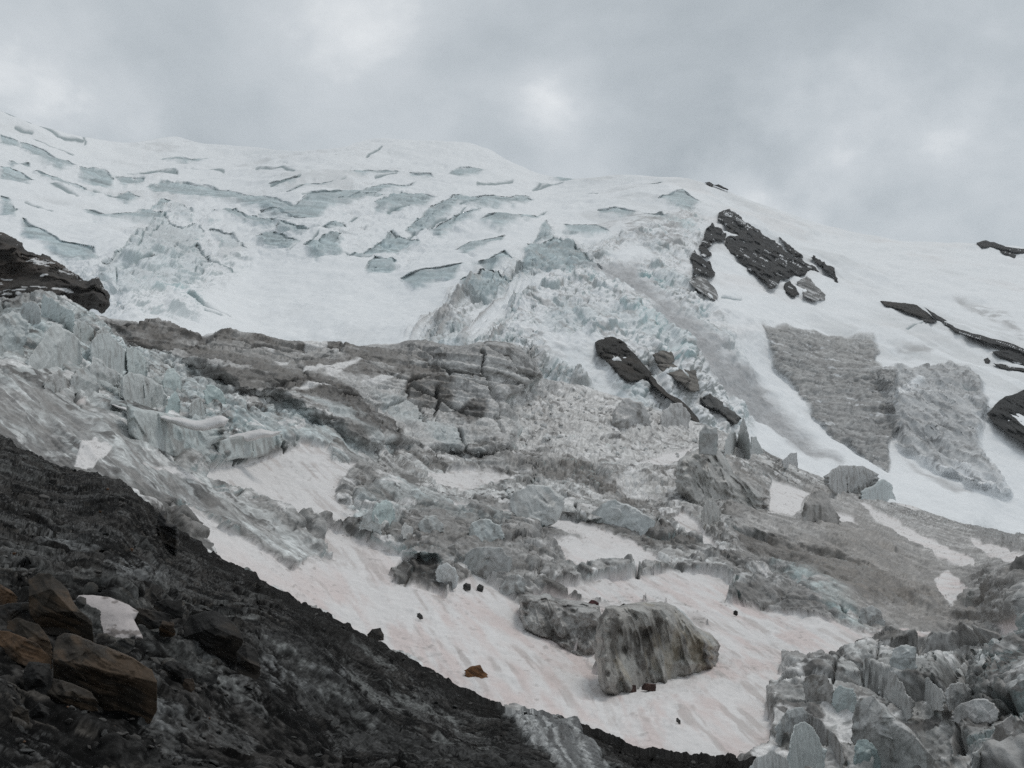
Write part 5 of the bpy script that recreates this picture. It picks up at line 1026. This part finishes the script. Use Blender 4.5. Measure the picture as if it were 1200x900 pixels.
# ================================================================== light, sky
def build_world():
    w = bpy.data.worlds.new('World'); SC.world = w; w.use_nodes = True
    nt = w.node_tree; N = nt.nodes; L = nt.links
    bg = N['Background']
    EL, AZ = math.radians(58), math.radians(35)      # sun behind the overcast: high, ahead to the right
    sky = N.new('ShaderNodeTexSky'); sky.sky_type = 'NISHITA'; sky.sun_disc = False
    sky.sun_elevation = EL; sky.sun_rotation = AZ
    tc = N.new('ShaderNodeTexCoord')
    sep = N.new('ShaderNodeSeparateXYZ'); L.new(tc.outputs['Generated'], sep.inputs[0])
    # project the direction onto a flat cloud layer
    mx = N.new('ShaderNodeMath'); mx.operation = 'MAXIMUM'; mx.inputs[1].default_value = 0.0; L.new(sep.outputs['Z'], mx.inputs[0])
    ad = N.new('ShaderNodeMath'); ad.operation = 'ADD'; ad.inputs[1].default_value = 0.22; L.new(mx.outputs[0], ad.inputs[0])
    vd = N.new('ShaderNodeVectorMath'); vd.operation = 'DIVIDE'; L.new(tc.outputs['Generated'], vd.inputs[0])
    cb = N.new('ShaderNodeCombineXYZ'); [L.new(ad.outputs[0], cb.inputs[i]) for i in range(3)]
    L.new(cb.outputs[0], vd.inputs[1])
    mp = N.new('ShaderNodeMapping'); mp.inputs['Location'].default_value = (3.1, 1.7, 0.4); mp.inputs['Scale'].default_value = (1.0, .8, 1.0)
    L.new(vd.outputs[0], mp.inputs['Vector'])
    n1 = N.new('ShaderNodeTexNoise'); n1.inputs['Scale'].default_value = 1.6; n1.inputs['Detail'].default_value = 7; n1.inputs['Roughness'].default_value = .56; n1.inputs['Distortion'].default_value = .25
    L.new(mp.outputs[0], n1.inputs['Vector'])
    cr = N.new('ShaderNodeValToRGB'); e = cr.color_ramp.elements
    e[0].position = .30; e[0].color = (.39,.435,.465,1)
    e[1].position = .74; e[1].color = (.86,.885,.90,1)
    m1 = e.new(.50); m1.color = (.53,.575,.607,1)
    m2 = e.new(.62); m2.color = (.63,.67,.70,1)
    # brighter breaks and veils in the cloud, each at its own direction in the sky
    lum = n1.outputs['Fac']
    n2 = N.new('ShaderNodeTexNoise'); n2.inputs['Scale'].default_value = 11; n2.inputs['Detail'].default_value = 6
    L.new(tc.outputs['Generated'], n2.inputs['Vector'])
    for px, py, wid, amp in SKYB:
        dv = world(px, py, 1.0); dv = dv / np.linalg.norm(dv)
        dn = N.new('ShaderNodeVectorMath'); dn.operation = 'DISTANCE'; L.new(tc.outputs['Generated'], dn.inputs[0]); dn.inputs[1].default_value = tuple(dv)
        q = N.new('ShaderNodeMath'); q.operation = 'MULTIPLY_ADD'; L.new(n2.outputs['Fac'], q.inputs[0]); q.inputs[1].default_value = -2.4 * wid; L.new(dn.outputs['Value'], q.inputs[2])
        r = N.new('ShaderNodeMapRange'); r.interpolation_type = 'SMOOTHSTEP'; L.new(q.outputs[0], r.inputs['Value'])
        r.inputs['From Min'].default_value = wid * .0; r.inputs['From Max'].default_value = -wid * 1.35; r.inputs['To Min'].default_value = 0; r.inputs['To Max'].default_value = amp
        s_ = N.new('ShaderNodeMath'); s_.operation = 'ADD'; L.new(lum, s_.inputs[0]); L.new(r.outputs[0], s_.inputs[1]); lum = s_.outputs[0]
    # overcast luminance: zenith brighter than the horizon
    L.new(lum, cr.inputs[0])
    mr = N.new('ShaderNodeMapRange'); mr.inputs['From Min'].default_value = .3; mr.inputs['From Max'].default_value = .95; mr.inputs['To Min'].default_value = 1.0; mr.inputs['To Max'].default_value = ZEN
    L.new(sep.outputs['Z'], mr.inputs['Value'])
    sm = N.new('ShaderNodeVectorMath'); sm.operation = 'SCALE'; L.new(cr.outputs[0], sm.inputs[0]); L.new(mr.outputs[0], sm.inputs['Scale'])
    s2 = N.new('ShaderNodeVectorMath'); s2.operation = 'SCALE'; s2.inputs['Scale'].default_value = 1 / .1; L.new(sm.outputs[0], s2.inputs[0])
    mi = N.new('ShaderNodeMix'); mi.data_type = 'RGBA'; mi.inputs['Factor'].default_value = .94
    L.new(sky.outputs[0], mi.inputs[6]); L.new(s2.outputs[0], mi.inputs[7])
    L.new(mi.outputs[2], bg.inputs['Color']); bg.inputs['Strength'].default_value = .1
    sd = bpy.data.lights.new('sun', 'SUN'); sd.energy = 1.0; sd.angle = math.radians(18); sd.color = (1, .97, .93)
    so = bpy.data.objects.new('sun', sd); COL.objects.link(so)
    d = Vector((math.sin(AZ) * math.cos(EL), math.cos(AZ) * math.cos(EL), math.sin(EL)))
    so.rotation_euler = d.to_track_quat('Z', 'Y').to_euler()
    SC.view_settings.view_transform = 'Standard'; SC.view_settings.look = 'None'
    SC.view_settings.exposure = 0; SC.view_settings.gamma = 1; SC.view_settings.use_curve_mapping = False
    SC.cycles.use_denoising = False; SC.cycles.max_bounces = 6; SC.cycles.diffuse_bounces = 4
def build_haze():
    lo = np.array([1e9] * 3); hi = -lo; bpy.context.view_layer.update()
    for o in SC.objects:
        if o.type != 'MESH': continue
        n = len(o.data.vertices); c = np.empty(n * 3, f32); o.data.vertices.foreach_get('co', c); c = c.reshape(-1, 3)
        m = np.array(o.matrix_world); c = c @ m[:3, :3].T + m[:3, 3]
        lo = np.minimum(lo, c.min(0)); hi = np.maximum(hi, c.max(0))
    lo = np.minimum(lo - np.array([5, 10, 1]), [-20, -20, -3]); hi = hi + np.array([5, 5, 2])
    V = [(a, b, c) for a in (lo[0], hi[0]) for b in (lo[1], hi[1]) for c in (lo[2], hi[2])]
    F = [(0,1,3,2), (4,6,7,5), (0,4,5,1), (2,3,7,6), (0,2,6,4), (1,5,7,3)]
    m = bpy.data.materials.new('haze_air'); m.use_nodes = True; nt = m.node_tree
    nt.nodes.remove(nt.nodes['Principled BSDF'])
    v = nt.nodes.new('ShaderNodeVolumePrincipled'); v.inputs['Color'].default_value = (.93, .95, .97, 1); v.inputs['Density'].default_value = HAZE
    nt.links.new(v.outputs[0], nt.nodes['Material Output'].inputs['Volume'])
    tag(mesh_obj('haze', V, np.array(F), None, m, smooth=False), kind='stuff')
HAZE = .00006
build_haze()
ZEN = .82
SKYB = [(40,80,.10,.14),(140,150,.06,.11),(440,0,.09,.11),(645,122,.045,.15),(960,170,.07,.11),(1060,250,.16,.22),(880,240,.06,.12),(480,120,.12,-.06),(800,60,.14,-.04),(250,60,.10,-.04)]
build_world()
